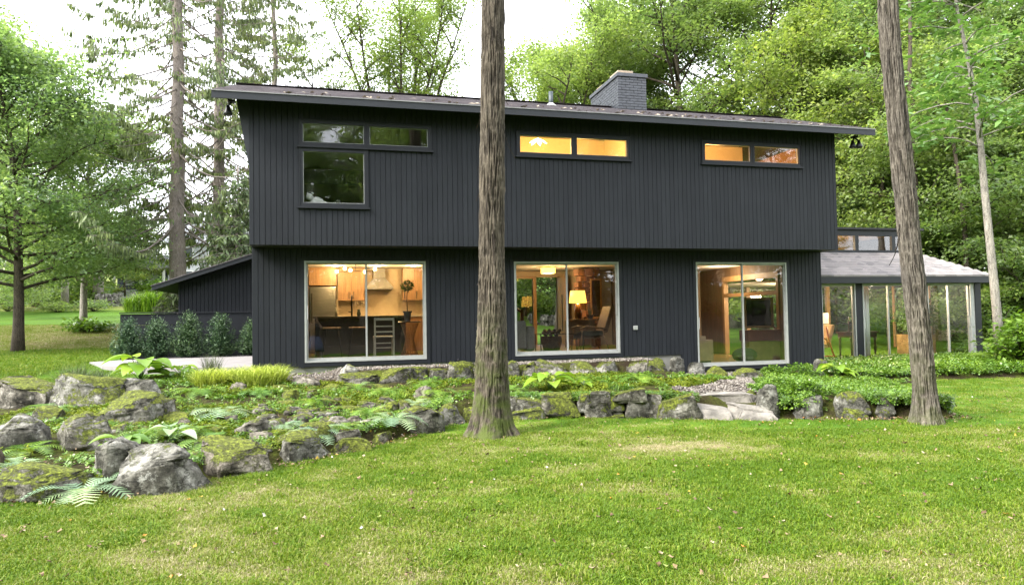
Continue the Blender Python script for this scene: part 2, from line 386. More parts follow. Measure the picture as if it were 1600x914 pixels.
def ground_mat():
    m, t, b, o = new_mat('short_lawn')
    at = N(t, 'Attribute', attribute_name='tone'); co = coords(t)
    f = math_(t, 'ADD', at.outputs['Fac'], math_(t, 'MULTIPLY', math_(t, 'SUBTRACT', noise(t, co, 18, 5, .8), .5), .9))
    c = ramp(t, f, [(.15, (.05, .115, .005)), (.42, (.09, .155, .010)), (.65, (.13, .155, .035)), (.9, (.22, .19, .10))])
    c = mixc(t, 1.0, c, ramp(t, noise(t, coords(t, (1, 1, 1)), 90, 3, .8), [(.3, (.55, .6, .5)), (.7, (1.3, 1.25, 1.1))]), 'MULTIPLY')
    t.links.new(c, b.inputs['Base Color']); b.inputs['Roughness'].default_value = .9; b.inputs['Specular IOR Level'].default_value = .15
    bump(t, b, noise(t, co, 70, 4, .8), .8, .02); return m
def soil_mat():
    m, t, b, o = new_mat('mossy_bed_soil'); co = coords(t)
    c = ramp(t, noise(t, co, 2.6, 6, .7), [(.38, (.030, .021, .014)), (.50, (.042, .040, .014)), (.60, (.07, .085, .015)), (.72, (.12, .145, .02))])
    c = mixc(t, 1.0, c, ramp(t, noise(t, co, 40, 4, .8), [(.3, (.5, .5, .5)), (.7, (1.35, 1.35, 1.2))]), 'MULTIPLY')
    t.links.new(c, b.inputs['Base Color']); b.inputs['Roughness'].default_value = .95; b.inputs['Specular IOR Level'].default_value = .1
    bump(t, b, noise(t, co, 30, 5, .8), 1.0, .04); return m
def far_mat_tone(x, y):
    t = patch(x, y)*.55+.05
    bank = sst(12, 13.5, y)*(1-sst(19.5, 23, y))*(x < 3)
    t = t+bank*(.42+.25*fbm(np.stack([x*.5, y*.5, x*0], -1), 3, 31))
    ed = (x < 3)*sst(40, 45, y)
    t = np.clip(t+ed*.45, 0, 1)
    nearm = (y < 1)*(x > -4)
    return np.where(nearm > 0, patch(x, y), np.where((x < -1) & (y < 13) & (y > -3), .12+.2*patch(x, y), t))
LAWN, SOIL = ground_mat(), soil_mat()
GRAVB = simple('gravel_bed_base', (.15, .125, .10), .95, var=.4, scale=60, bmp=1, dist=.02, world=True)
def sub(mask, name, mat, tone=None):
    F = Fq[mask]; u, inv = np.unique(F.ravel(), return_inverse=True)
    o = link(name, np_mesh(name, V[u], inv.reshape(-1, 4), mat, None if tone is None else tone[u], True))
    return meta(o, kind='structure')
tone_all = far_mat_tone(V[:, 0], V[:, 1])
flo = (cyy < -17)
FLOOR = simple('forest_floor', (.075, .058, .036), .95, var=.5, scale=3, bmp=.5, world=True)
sub(~bedm & ~gravm & ~flo, 'lawn', LAWN, tone_all)
sub(flo, 'forest_floor', FLOOR)
sub(bedm & ~gravm, 'planting_bed', SOIL)
sub(gravm, 'gravel_path', GRAVB)
def Hs(x, y): return float(H(x, y))
# patio
pat = [(-4.1, 4.9), (-3.3, 3.1), (-2.2, 1.9), (-1.2, 1.35), (0.02, 1.0), (.02, 6.3), (-2.9, 6.3)]
o = MB().prism(pat, -.6, -.075, 'z').build('patio', PAVE); meta(o, kind='structure')
# ------------------------------------------------------------------ house
HOUSE = thing('house', 'two-storey charcoal timber house with vertical siding, long low roof and glass sunroom wing', 'house', (6.4, 3.0, 0))
G = .1016; YL = .567
ZB, ZE, ZT = 2.257, 4.842, 4.982
SL = (6.2-ZT)/3.475
def roof_under(y): return ZE+SL*(y+.475)
def plate(parent_mb, x0, x1, z0, z1, y0, y1, holes):
    xs = sorted({x0, x1, *[min(max(h[0], x0), x1) for h in holes], *[min(max(h[1], x0), x1) for h in holes]})
    for a, b in zip(xs, xs[1:]):
        if b-a < 1e-6: continue
        cuts = sorted([(h[2], h[3]) for h in holes if h[0] < (a+b)/2 < h[1]]); z = z0
        for c, d in cuts:
            if c > z: parent_mb.box(a, b, y0, y1, z, c)
            z = max(z, d)
        if z < z1: parent_mb.box(a, b, y0, y1, z, z1)
    return parent_mb
_bm = {}
def board_mesh(w_, h):
    k = (round(w_, 4), round(h, 3))
    if k not in _bm:
        e = .0035
        b = MB(); b.add([(0,0.009,0),(e,0,0),(w_-e,0,0),(w_,.009,0),(w_,.014,0),(0,.014,0)]+[(0,0.009,h),(e,0,h),(w_-e,0,h),(w_,.009,h),(w_,.014,h),(0,.014,h)],
              [(0,5,4,3,2,1),(6,7,8,9,10,11)]+[(i,(i+1)%6,6+(i+1)%6,6+i) for i in range(6)])
        _bm[k] = b.mesh('siding_board', SIDING)
    return _bm[k]
rb = random.Random(3)
def boards(parent, x0, x1, z0f, z1f, yf, holes, phase=0):
    i0 = math.floor((x0-phase)/G); x = x0
    edges = [x0]+[phase+G*k for k in range(i0, int((x1-phase)/G)+2) if x0+.02 < phase+G*k < x1-.02]+[x1]
    for a, b in zip(edges, edges[1:]):
        m = (a+b)/2; z0, z1 = z0f(m), z1f(m)
        cuts = sorted([(h[2], h[3]) for h in holes if h[0] < m < h[1]]); z = z0; segs = []
        for c, d in cuts:
            if c > z+.01: segs.append((z, c))
            z = max(z, d)
        if z < z1-.01: segs.append((z, z1))
        for s0, s1 in segs:
            link('siding_board', board_mesh(b-a-.006, s1-s0), parent, tuple(np.array((a+.003, yf-.002+rb.uniform(-.0012, .0012), s0))-wl(parent)))
# window data (x0,x1,z0,z1)
W1 = [(.996, 2.121, 4.237, 4.581), (2.247, 3.368, 4.237, 4.581)]; W1b = (.996, 2.121, 3.072, 4.042)
W2 = [(5.284, 6.396, 4.219, 4.564), (6.5225, 7.6415, 4.219, 4.564)]
W3 = [(9.5145, 10.638, 4.225, 4.574), (10.755, 11.881, 4.225, 4.574)]
mg = .075
uh = [(W1[0][0]-mg, W1[1][1]+mg, W1[0][2]-mg, W1[0][3]+mg), (W1b[0]-mg, W1b[1]+mg, W1b[2]-mg, W1b[3]+mg+.03),
      (W2[0][0]-mg, W2[1][1]+mg, W2[0][2]-mg, W2[0][3]+mg), (W3[0][0]-mg, W3[1][1]+mg, W3[0][2]-mg, W3[0][3]+mg)]
uw = plate(MB(), .02, 12.885, ZB+.004, 4.98, .007, .10, uh).build('upper_wall', SIDING, HOUSE)
boards(uw, .022, 12.889, lambda x: ZB, lambda x: 4.985, 0, uh)
D1, D2, D3 = (.979, 3.373, 0.0, 2.0), (5.248, 7.631, 0.0, 2.0), (9.520, 11.880, -.371, 2.0)
lh = [(D1[0], D1[1], -.12, 2.0), (D2[0], D2[1], -.12, 2.0), (D3[0], D3[1], -.48, 2.0)]
lwb = MB()
plate(lwb, .006, 12.857, -.07, ZB-.002, YL+.007, YL+.12, [(a, b, -.12, d) for a, b, c, d in lh[:2]]+[lh[2]])
lwb.box(9.12, 9.52, YL+.007, YL+.12, -.55, -.07); lwb.box(11.88, 12.857, YL+.007, YL+.12, -.55, -.07)
lw = lwb.build('lower_wall', SIDING, HOUSE)
boards(lw, .006, 12.857, lambda x: -.08 if x < 9.12 else -.5, lambda x: ZB-.004, YL, [(a, b, -1, d) for a, b, c, d in (D1, D2, D3)], .018)
MB().box(.0, 9.12, YL+.03, YL+.25, -.7, -.072).box(9.12, 12.85, YL+.03, YL+.25, -.9, -.5).build('foundation', CONC, HOUSE)
# shell walls
MB().box(.0, .10, YL+.13, 6.2, -.6, ZB-.003).box(0.02, .10, .105, 7, ZB-.003, 4.9).build('side_wall', SIDING, HOUSE)
RW = MB()
for a, b, c, d in ((12.76, 12.857, YL+.13, 2.1), (12.76, 12.857, 4.8, 6.2)): RW.box(a, b, c, d, -.6, ZB-.003)
RW.box(12.76, 12.857, 2.1, 4.8, 1.9, ZB-.003).box(12.80, 12.885, .105, 7, ZB-.001, 4.95)
RW.build('right_wall', BROWNWALL, HOUSE)
MB().prism([(.105, 4.9), (7, 4.9), (3.0, 6.05)], .02, .12, 'x').prism([(.105, 4.95), (7, 4.95), (3.0, 6.05)], 12.78, 12.885, 'x').build('gable_wall', SIDING, HOUSE)
# back wall, lower storey with the hall's glazed entrance, upper storey
BW = plate(MB(), 0.1, 12.76, -.6, ZB-.003, 6.1, 6.2, [(6.66, 7.26, -.02, 1.97), (7.36, 8.02, -.02, 1.99)])
BW.box(.1, 12.76, 6.9, 7.0, ZB, 4.95); BW.build('back_wall', CREAM, HOUSE)
# intermediate floor and overhang soffit
MB().box(.03, 12.87, .02, 7, ZB+.002, ZB+.05).build('overhang_soffit', SOFFIT, HOUSE)
box('lower_ceiling', PLASTER, HOUSE, .1, 12.76, YL+.13, 6.1, 2.16, ZB-.005)
MB().box(.1, 9.3, YL+.13, 6.1, -.10, -.005).build('interior_floor', FLOORW, HOUSE)
MB().box(9.3, 12.76, YL+.13, 6.1, -.48, -.375).build('interior_floor', FLOORW, HOUSE)
MB().box(4.7, 4.82, YL+.13, 6.1, 0, 2.158).build('interior_wall', CREAM, HOUSE)
MB().box(9.3, 9.42, YL+.13, 3.6, -.37, 2.158).box(9.42, 10.9, 5.2, 5.3, -.37, 2.158).build('interior_wall', BROWNWALL, HOUSE)
# kitchen back wall with cabinets
box('kitchen_wall', CREAM, HOUSE, .1, 4.7, 4.95, 5.05, -.0, 2.158)
# ---- roof
XA, XB = -.56, 13.60
rf = MB().prism([(-.45, ZE+.01), (3.0, 6.2-.14), (9.0, 4.0), (9.0, 4.14), (3.0, 6.17), (-.45, ZT-.03)], XA+.02, XB-.02, 'x').build('roof', SOFFIT, HOUSE)
MB().box(XA, XB, -.475, -.44, ZE, ZT-.012).build('fascia_board', FASCIA, rf)
MB().box(XA, XB, -.49, -.43, ZT-.012, ZT+.004).build('drip_edge', simple('grey_drip_edge', (.26, .26, .26), .5, .3), rf)
for xx in (XA, XB-.035): MB().prism([(-.44, ZE), (3.0, 6.2-.145), (9, 4.0), (9, 4.13), (3.0, 6.165), (-.44, ZT-.02)], xx, xx+.034, 'x').build('rake_board', FASCIA, rf)
def shingles(x0f, x1f, p0, slope, n, course, seed, mat, parent, tabs=.30, dirv=(0, 1)):
    """courses of tabs climbing from p0=(y,z)"""
    r = np.random.RandomState(seed); mb = MB()
    for k in range(n):
        y = p0[0]+k*course; z = p0[1]+k*course*slope; a, b = x0f(y), x1f(y)
        x = a-r.rand()*tabs*.5
        while x < b:
            w_ = tabs*(.8+.4*r.rand()); xa, xb = max(a, x), min(b, x+w_-.004)
            if xb-xa > .01:
                th = .010+.007*r.rand(); yb = y+course*1.25; zb_ = z+course*1.25*slope; dy = r.rand()*.012
                mb.add([(xa, y+dy, z), (xb, y+dy, z), (xb, y+dy, z+th), (xa, y+dy, z+th), (xb, yb, zb_+.002), (xa, yb, zb_+.002)], [(0, 1, 2, 3), (3, 2, 4, 5)])
            x += w_
    o = mb.build('shingles', mat, parent); meta(o, kind='stuff'); return o
def shingle_mat(name, c0):
    m, t, b, o = new_mat(name); co = coords(t)
    vo = N(t, 'TexVoronoi'); vo.inputs['Scale'].default_value = 1; t.links.new(coords(t, (3.6, 7, 3)), vo.inputs['Vector'])
    c = mixc(t, 1.0, c0, ramp(t, vo.outputs['Color'], [(.1, (.72, .72, .74)), (.9, (1.25, 1.22, 1.2))]), 'MULTIPLY')
    c = mixc(t, 1.0, c, ramp(t, noise(t, co, 160, 2), [(.3, (.7, .7, .7)), (.7, (1.3, 1.3, 1.3))]), 'MULTIPLY')
    t.links.new(c, b.inputs['Base Color']); b.inputs['Roughness'].default_value = .95; bump(t, b, noise(t, co, 200, 2), .5, .004); return m
SHIN = shingle_mat('dark_asphalt_shingle', (.10, .09, .095)); SHIN2 = shingle_mat('grey_asphalt_shingle', (.24, .222, .22))
shingles(lambda y: XA+.0, lambda y: XB, (-.485, ZT+.002), SL, 25, .14, 1, SHIN, rf)
MB().prism([(-.30+3.1, 6.195), (3.0, 6.235), (3.2, 6.17)], XA, XB, 'x').build('ridge_cap', SHIN, rf)
# debris on the roof edge
rr = np.random.RandomState(4); mb = MB()
for i in range(120):
    x = XA+.2+(XB-XA-.4)*rr.rand()**.8; y = -.44+1.2*rr.rand()**2; z = ZT+.02+SL*(y+.475); a = rr.rand()*6.3; s = .03+.05*rr.rand(); h = .01+.03*rr.rand()
    mb.add([(x-s*math.cos(a), y-s*math.sin(a), z), (x+s*.4*math.sin(a), y-s*.4*math.cos(a), z+h), (x+s*math.cos(a), y+s*math.sin(a), z+h*.4), (x-s*.4*math.sin(a), y+s*.4*math.cos(a), z)], [(0, 1, 2, 3)])
LITTER = leaf_mat('dry_leaf_litter', (.10, .055, .025), (.26, .18, .10), (.50, .42, .30), .1, .8, .2)
o = mb.build('roof_leaf_litter', simple('pale_dry_leaves', (.30, .25, .19), .9, var=.5, scale=30), rf); meta(o, kind='stuff')
# side fin under the left eave
MB().prism([(-.205, 4.99), (.03, 4.99), (.03, 3.70), (.02, 3.70)], .012, 2.2, 'y').build('side_fin', FASCIA, HOUSE)
# floodlights
def flood(x, y, z, dirs):
    f = MB().box(x-.06, x+.06, y-.06, y+.06, z-.02, z+.02).build('floodlight', BLACK, HOUSE)
    for dx, dy in dirs:
        MB().tube([(x, y, z-.02), (x+dx*.4, y+dy*.4, z-.09)], .018).lathe((x+dx*.4, y+dy*.4, z-.26), [(.075, 0), (.08, .03), (.04, .12), (.03, .18)], 14).build('lamp_head', BLACK, f, True)
flood(-.27, -.1, ZE+.06, [(-.16, 0)]); flood(13.3, -.15, ZE+.03, [(-.12, 0), (.22, -.1)])
# vent pipe
MB().tube([(6.66, 2.15, 5.8), (6.66, 2.15, 6.24)], .055, 14).build('vent_pipe', simple('dark_vent_pipe', (.03, .045, .05), .5), HOUSE, True)
MB().lathe((6.66, 2.15, 5.9), [(.16, -.03), (.1, .02), (.06, .06)], 16).build('pipe_flashing', ALU, HOUSE)
# chimney
CX0, CX1, CY0, CY1 = 8.50, 9.265, 2.35, 4.25
PAINTB = simple('painted_charcoal_brick', (.046, .051, .062), .34, var=.35, scale=9, bmp=.5, spec=.6)
ch = box('chimney', PAINTB, HOUSE, CX0+.02, CX1-.02, CY0+.02, CY1-.02, 5.5, 6.82)
mb = MB(); rc = random.Random(5)
z = 5.6; row = 0
while z < 6.80:
    o_ = .11*(row % 2)
    for a0, a1, fx, face in ((CX0, CX1, CY0, 'f'), (CY0, CY1, CX0, 'l'), (CY0, CY1, CX1, 'r')):
        x = a0-o_
        while x < a1:
            p, q = max(x, a0), min(x+.205, a1); j = rc.uniform(-.004, .006)
            if q-p > .03:
                if face == 'f': mb.box(p, q, fx-j, fx+.03, z, z+.057)
                elif face == 'l': mb.box(fx-j, fx+.03, p+.001, q, z+.0005, z+.0575)
                else: mb.box(fx-.03, fx+j, p+.001, q, z+.0005, z+.0575)
            x += .215
    z += .068; row += 1
o = mb.build('bricks', PAINTB, ch); meta(o, kind='stuff')
MB().box(CX0-.035, CX1+.035, CY0-.035, CY1+.035, 6.815, 6.91).build('chimney_cap', PAINTB, ch, bevel=.008)
TILE = simple('buff_flue_clay', (.42, .33, .24), .9, var=.3)
MB().box(8.53, 8.95, 2.42, 2.95, 6.912, 7.0).box(8.53, 8.95, 3.5, 3.9, 6.912, 6.98).build('flue_crown', TILE, ch, bevel=.01)

# ---- upper windows
BEAD = simple('pale_window_bead', (.40, .41, .40), .5, .2)
def window(x0, x1, z0, z1, y=0.0, sill=None, drape=None):
    f = MB(); t_ = .035
    for a, b, c, d in ((x0-t_-.03, x0-.008, z0-t_-.03, z1+t_+.03), (x1+.008, x1+t_+.03, z0-t_-.03, z1+t_+.03), (x0-.008, x1+.008, z0-t_-.03, z0-.008), (x0-.008, x1+.008, z1+.008, z1+t_+.03)):
        f.box(a, b, y-.018, y+.09, c, d)
    f = f.build('window', TRIM, HOUSE)
    g = MB()
    for a, b, c, d in ((x0-.008, x0+.004, z0-.008, z1+.008), (x1-.004, x1+.008, z0-.008, z1+.008), (x0+.004, x1-.004, z0-.008, z0+.004), (x0+.004, x1-.004, z1-.004, z1+.008)):
        g.box(a, b, y+.012, y+.04, c, d)
    g.build('glazing_bead', BEAD, f)
    box('pane', GLASS, f, x0-.006, x1+.006, y+.026, y+.030, z0-.006, z1+.006)
    return f
def surround(x0, x1, z0, z1, sill=True):
    w_ = .085; h = MB(); a, b, c, d = x0-w_, x1+w_, z0-w_, z1+w_
    h.box(a, x0-.0655, -.03, .011, c, d).box(x1+.0655, b, -.03, .011, c, d).box(x0-.0655, x1+.0655, -.03, .011, z1+.0655, d)
    h.box(x0-.0655, x1+.0655, -.03, .011, c, z0-.0655)
    s = h.build('window_surround', TRIM, HOUSE)
    MB().box(a-.03, b+.03, -.055, .0105, c-.03, c-.001).build('window_sill', TRIM, s)
    return s
for g in (W1, W2, W3):
    for q in g: window(*q)
    xm0, xm1 = g[0][1]+.0655, g[1][0]-.0655
    s = surround(g[0][0], g[1][1], g[0][2], g[0][3])
window(*W1b); surround(*W1b)
# ---- sliding doors
def slider(D, y=YL, open_at=.5, par=HOUSE, handle='l', wood=False):
    x0, x1, z0, z1 = D; fw = .035
    f = MB()
    f.box(x0, x0+fw, y-.03, y+.10, z0, z1).box(x1-fw, x1, y-.03, y+.10, z0, z1).box(x0+fw, x1-fw, y-.03, y+.10, z1-fw, z1).box(x0+fw, x1-fw, y-.03, y+.10, z0, z0+.03)
    f = f.build('sliding_door', ALU, par)
    xm = x0+(x1-x0)*open_at
    for i, (a, b, yy) in enumerate(((x0+fw, xm+.02, y+.045), (xm-.02, x1-fw, y+.012))):
        g = MB(); s_ = .032
        g.box(a, a+s_, yy, yy+.03, z0+.03, z1-fw).box(b-s_, b, yy, yy+.03, z0+.03, z1-fw).box(a+s_, b-s_, yy, yy+.03, z0+.03, z0+.085).box(a+s_, b-s_, yy, yy+.03, z1-fw-.028, z1-fw)
        g.build('door_sash', ALU, f)
        box('pane', GLASSD, f, a+s_, b-s_, yy+.012, yy+.017, z0+.085, z1-fw-.028)
    hx = x0+fw+.012 if handle == 'l' else x1-fw-.028
    MB().box(hx, hx+.016, y-.02, y+.011, z0+.85, z0+1.12).build('door_handle', WHITE if handle == 'l' else ALU, f)
    return f
slider(D1, handle='l'); slider(D2, handle='r'); slider(D3, handle='l', open_at=.515)
MB().box(D1[0]-.02, D1[1]+.02, YL-.02, YL+.02, -.085, -.003).box(D2[0]-.02, D2[1]+.02, YL-.02, YL+.02, -.085, -.003).box(D3[0]-.02, D3[1]+.02, YL-.02, YL+.02, -.46, -.374).build('door_threshold', TRIM, HOUSE)
for D in (D1, D2, D3): MB().box(D[0]-.07, D[0]-.002, YL-.022, YL+.011, D[2]-.1, 2.05).box(D[1]+.002, D[1]+.07, YL-.022, YL+.011, D[2]-.1, 2.05).box(D[0]-.002, D[1]+.002, YL-.022, YL+.011, 2.002, 2.05).build('door_casing', TRIM, HOUSE)
# outlet cover
MB().box(7.955, 8.055, YL-.035, YL-.003, .50, .59).build('outlet_box', ALU, HOUSE, bevel=.006)
MB().tube([(4.02, YL-.05, -.04), (4.02, YL+.02, -.04)], .02).ball((4.02, YL-.06, -.04), .03, 8).build('hose_tap', BLACK, HOUSE)

# ---- left wing with sloping roof
WY = 7.2
def wz(x): return 1.86+(x+3.12)*.342
wgb = MB().prism([(-2.6, -.4), (.0, -.4), (.0, wz(0)-.14), (-2.6, wz(-2.6)-.14)], WY+.015, WY+.1, 'y').build('wing_wall', SIDING, HOUSE)
boards(wgb, -2.6, -.0, lambda x: -.35, lambda x: wz(x)-.15, WY, [])
MB().prism([(-3.16, wz(-3.16)-.13), (.0, wz(0)-.13), (.0, wz(0)-.01), (-3.16, wz(-3.16)-.01)], 6.83, 13, 'y').build('wing_roof', SOFFIT, HOUSE)
MB().prism([(-3.18, wz(-3.18)-.14), (.0, wz(0)-.14), (.0, wz(0)-.022), (-3.18, wz(-3.18)-.022)], 6.79, 6.828, 'y').build('rake_board', FASCIA, HOUSE)
MB().prism([(-3.2, wz(-3.2)-.02), (.0, wz(0)-.02), (.0, wz(0)+.004), (-3.2, wz(-3.2)+.004)], 6.77, 13, 'y').build('wing_shingle_edge', SHIN, HOUSE)
box('wing_side_wall', SIDING, HOUSE, -2.6, -2.5, 7.31, 12.5, -.4, 1.85)

# ---- sunroom
SY = 1.9; SX0, SX1 = 12.9, 18.9; SZ = -.50; ST = 1.555
SR = MB().box(12.87, SX1+.12, SY-.03, 6.4, SZ-.5, SZ-.02).build('sunroom_base', CONC, HOUSE)
box('sunroom_floor', simple('buff_floor_tile', (.34, .30, .24), .5, var=.15), HOUSE, 12.87, SX1, SY+.11, 6.2, SZ-.018, SZ+.01)
for a, b in ((14.92, 15.14), (17.08, 17.24), (18.86, 19.06)): box('sunroom_post', TRIM, HOUSE, a, b, SY-.02, SY+.12, SZ-.02, ST+.05)
box('sunroom_sill', simple('grey_sill', (.33, .34, .34), .6), HOUSE, 12.87, 19.06, SY-.06, SY+.11, SZ-.04, SZ)
slider((13.70, 14.92, SZ, ST), SY, .18, handle='l'); slider((15.14, 17.08, SZ, ST), SY, .44, handle='l'); slider((17.24, 18.72, SZ, ST), SY, .5, handle='r')
box('sunroom_jamb', ALU, HOUSE, 18.72, 18.858, SY-.0, SY+.1, SZ, ST); box('sunroom_jamb', WOOD, HOUSE, 12.87, 13.70, SY+.02, SY+.1, SZ, ST)
# hip roof: eave z 1.56..1.74 at y 1.6, right eave at x 19.08
EX, EY, EZ, HM = 19.09, 1.58, 1.755, .56
box('sunroom_fascia', FASCIA, HOUSE, 12.86, EX-.01, EY+.01, EY+.05, EZ-.20, EZ-.012)
box('sunroom_fascia', FASCIA, HOUSE, EX-.05, EX-.01, EY+.05, 6.6, EZ-.20, EZ-.012)
box('sunroom_header', FASCIA, HOUSE, 12.87, EX-.06, SY-.01, SY+.1, ST+.001, EZ-.02)
box('sunroom_soffit', SOFFIT, HOUSE, 12.87, EX-.055, EY+.055, SY-.02, ST+.02, ST+.05)
T = 1.27; TZ = EZ+HM*T
hr = MB(); xw = 12.86
hr.add([(xw, EY, EZ), (EX, EY, EZ), (EX-T, EY+T, TZ), (xw, EY+T, TZ), (EX, 6.8, EZ), (EX-T, 5.6, TZ), (xw, EY, EZ-.03), (EX, EY, EZ-.03), (EX, 6.8, EZ-.03), (EX-T, EY+T, TZ-.03), (xw, EY+T, TZ-.03), (EX-T, 5.6, TZ-.03)],
       [(0, 1, 2, 3), (1, 4, 5, 2), (0, 6, 7, 1), (1, 7, 8, 4), (6, 10, 9, 7), (7, 9, 11, 8)])
hro = hr.build('sunroom_roof', SHIN2, HOUSE)
shingles(lambda y: xw, lambda y: EX-(y-EY)+.0, (EY-.012, EZ+.002), HM, 9, .142, 2, SHIN2, hro)
# clerestory
CZ0, CZ1 = TZ-.02, 3.12; CYF = EY+T+.02; CXR = 18.03
box('clerestory_base', FASCIA, HOUSE, xw, CXR, CYF-.03, CYF+.06, CZ0-.02, CZ0+.10)
box('clerestory_head', FASCIA, HOUSE, xw, CXR, CYF-.02, CYF+.06, CZ1-.17, CZ1)
cxs = [14.2, 15.19, 15.80, 16.95, 18.03]
for x in (15.80, 17.05, 17.9): box('clerestory_mullion', FASCIA, HOUSE, x, x+.12, CYF-.02, CYF+.06, CZ0+.10, CZ1-.17)
box('clerestory_mullion', FASCIA, HOUSE, xw, 14.6, CYF-.02, CYF+.06, CZ0+.10, CZ1-.17)
for a, b in ((14.6, 15.80), (15.92, 17.05), (17.17, 17.9)): box('clerestory_pane', GLASS, HOUSE, a, b, CYF+.02, CYF+.026, CZ0+.10, CZ1-.17)
box('clerestory_roof', BLACK, HOUSE, xw, CXR+.08, CYF-.09, 6.0, CZ1+.001, CZ1+.06)
box('clerestory_side', FASCIA, HOUSE, CXR-.06, CXR-.01, CYF+.06, 5.6, CZ0, CZ1)
box('clerestory_back', PINE, HOUSE, xw, CXR-.06, 5.5, 5.58, CZ0-.3, CZ1)
box('clerestory_lining', PINE, HOUSE, xw, CXR-.07, CYF+.07, 5.49, CZ1-.05, CZ1-.005)
# ceiling strips under the hip
MB().prism([(SY+.1, ST+.04), (CYF, ST+.35), (CYF, ST+.38), (SY+.1, ST+.07)], 12.87, SX1-.2, 'x').build('sunroom_ceiling', PINE, HOUSE)
box('sunroom_ceiling', PLASTER, HOUSE, 12.87, SX1-.02, CYF+.08, 6.2, ST+.10, ST+.14)
# rear glazing
for x in (12.9, 14.4, 15.9, 17.4, 18.78): box('sunroom_post', PINE, HOUSE, x, x+.12, 6.1, 6.2, SZ, ST+.1)
for a, b in ((14.52, 15.9), (16.02, 17.4)):
    box('low_panel', WHITE, HOUSE, a, b, 6.12, 6.17, SZ+.01, SZ+.62)
for a, b in ((13.02, 14.4), (14.52, 15.9), (16.02, 17.4), (17.52, 18.78)): box('pane', GLASS, HOUSE, a, b, 6.14, 6.146, SZ+.63, ST+.1)
for y0, y1 in ((2.03, 3.4), (3.45, 4.8), (4.85, 6.1)): box('pane', GLASS, HOUSE, SX1-.01, SX1-.004, y0, y1, SZ+.01, ST+.05)
for y0 in (3.4, 4.8): box('sunroom_post', PINE, HOUSE, SX1-.06, SX1, y0, y0+.05, SZ, ST+.05)
# curtains (translucent white)
def curtain(name, x0, x1, y, z0, z1, mat, par):
    n = int((x1-x0)/.02); V_ = []; F_ = []
    for i in range(n+1):
        x = x0+(x1-x0)*i/n; yy = y+.03*math.sin(i*1.1)
        V_ += [(x, yy, z0), (x, yy, z1)]
    F_ = [(2*i, 2*i+2, 2*i+3, 2*i+1) for i in range(n)]
    o = MB().add(V_, F_).build(name, mat, par, True); m = o.modifiers.new('s', 'SOLIDIFY'); m.thickness = .004; return o
CURT = simple('white_curtain_cloth', (.85, .86, .88), .9, var=.04, bmp=0)
# opening frame between the low room and the sunroom
MB().box(12.74, 12.88, 2.1, 2.2, -.37, 1.9).box(12.74, 12.88, 4.7, 4.8, -.37, 1.9).box(12.74, 12.88, 2.2, 4.7, 1.75, 1.9).box(12.74, 12.88, 2.2, 4.7, 1.30, 1.40).build('opening_frame', PINE, HOUSE)
box('pane', GLASS, HOUSE, 12.80, 12.806, 2.2, 4.7, 1.40, 1.75)
# hall entrance frame
MB().box(6.60, 6.66, 6.05, 6.2, 0, 2.02).box(7.26, 7.36, 6.05, 6.2, 0, 2.02).box(8.02, 8.10, 6.05, 6.2, 0, 2.02).box(6.66, 7.26, 6.05, 6.2, 1.95, 2.02).build('entrance_frame', PINE, HOUSE)
box('pane', GLASS, HOUSE, 6.66, 7.26, 6.12, 6.126, 0, 1.95)
dr = MB().box(8.0, 8.05, 5.3, 6.04, .01, 1.98).build('entrance_door', PINE, HOUSE)
MB().tube([(7.94, 5.42, .4), (7.94, 5.42, 1.45)], .014).build('door_pull', BLACK, dr)
box('hall_side_wall', CREAM, HOUSE, 8.3, 8.4, 4.2, 6.1, 0, 2.158)
# upstairs rooms
UC = simple('warm_painted_ceiling', (.70, .62, .48), .8, var=.03, bmp=0)
MB().box(.12, 12.78, .105, 6.9, ZB+.051, ZB+.08).build('upper_floor', FLOORW, HOUSE)
MB().prism([(.105, 4.80), (3.0, 5.75), (6.9, 4.8), (6.9, 4.84), (3.0, 5.79), (.105, 4.84)], .12, 12.78, 'x').build('upper_ceiling', UC, HOUSE)
for x in (4.3, 8.6): MB().prism([(.105, ZB+.08), (6.9, ZB+.08), (6.9, 4.79), (3.0, 5.74), (.105, 4.79)], x, x+.1, 'x').build('interior_wall', UC, HOUSE)
MB().box(4.4, 8.6, 3.6, 3.7, ZB+.08, 5.5).box(8.7, 12.78, 3.6, 3.7, ZB+.08, 5.5).build('interior_wall', UC, HOUSE)
# point lights, some inside fixtures, others standing without one
def lamp(x, y, z, e, col=(1, .62, .26), r=.06):
    e *= .95; l = bpy.data.lights.new('lamp_or_fill_light', 'POINT'); l.energy = e; l.color = col; l.shadow_soft_size = r
    o = bpy.data.objects.new('lamp_or_fill_light', l); COL.objects.link(o); o.location = (x, y, z); return o
# ------------------------------------------------------------------ kitchen
t = thing('kitchen_cabinets', 'tall oak wall cabinets around the fridge and hood in the lit kitchen', 'cabinets', (2.3, 4.7, 0))
for a, b, c, d in ((.30, .93, 1.70, 2.15), (.95, 1.62, 1.70, 2.15)): box('cabinet_door', WOOD, t, a, b-.006, 4.42, 4.94, c, d)
box('cabinet_side', WOOD, t, .86, .94, 4.35, 4.94, 0, 1.695)
for a in (1.66, 1.99): 
    d = box('cabinet_door', WOOD, t, a, a+.325, 4.60, 4.94, 1.02+.30, 2.15)
    hx = a+.26 if a < 1.9 else a+.05
    MB().box(hx, hx+.015, 4.575, 4.598, 1.36, 1.55).build('handle', BLACK, d)
for a in (3.30, 3.62, 3.94):
    d = box('cabinet_door', WOOD, t, a, a+.315, 4.60, 4.94, 1.32, 2.15)
    MB().box(a+.03, a+.045, 4.575, 4.598, 1.36, 1.55).build('handle', BLACK, d)
box('base_cabinet', WOOD, t, 1.66, 4.6, 4.35, 4.94, 0, .88)
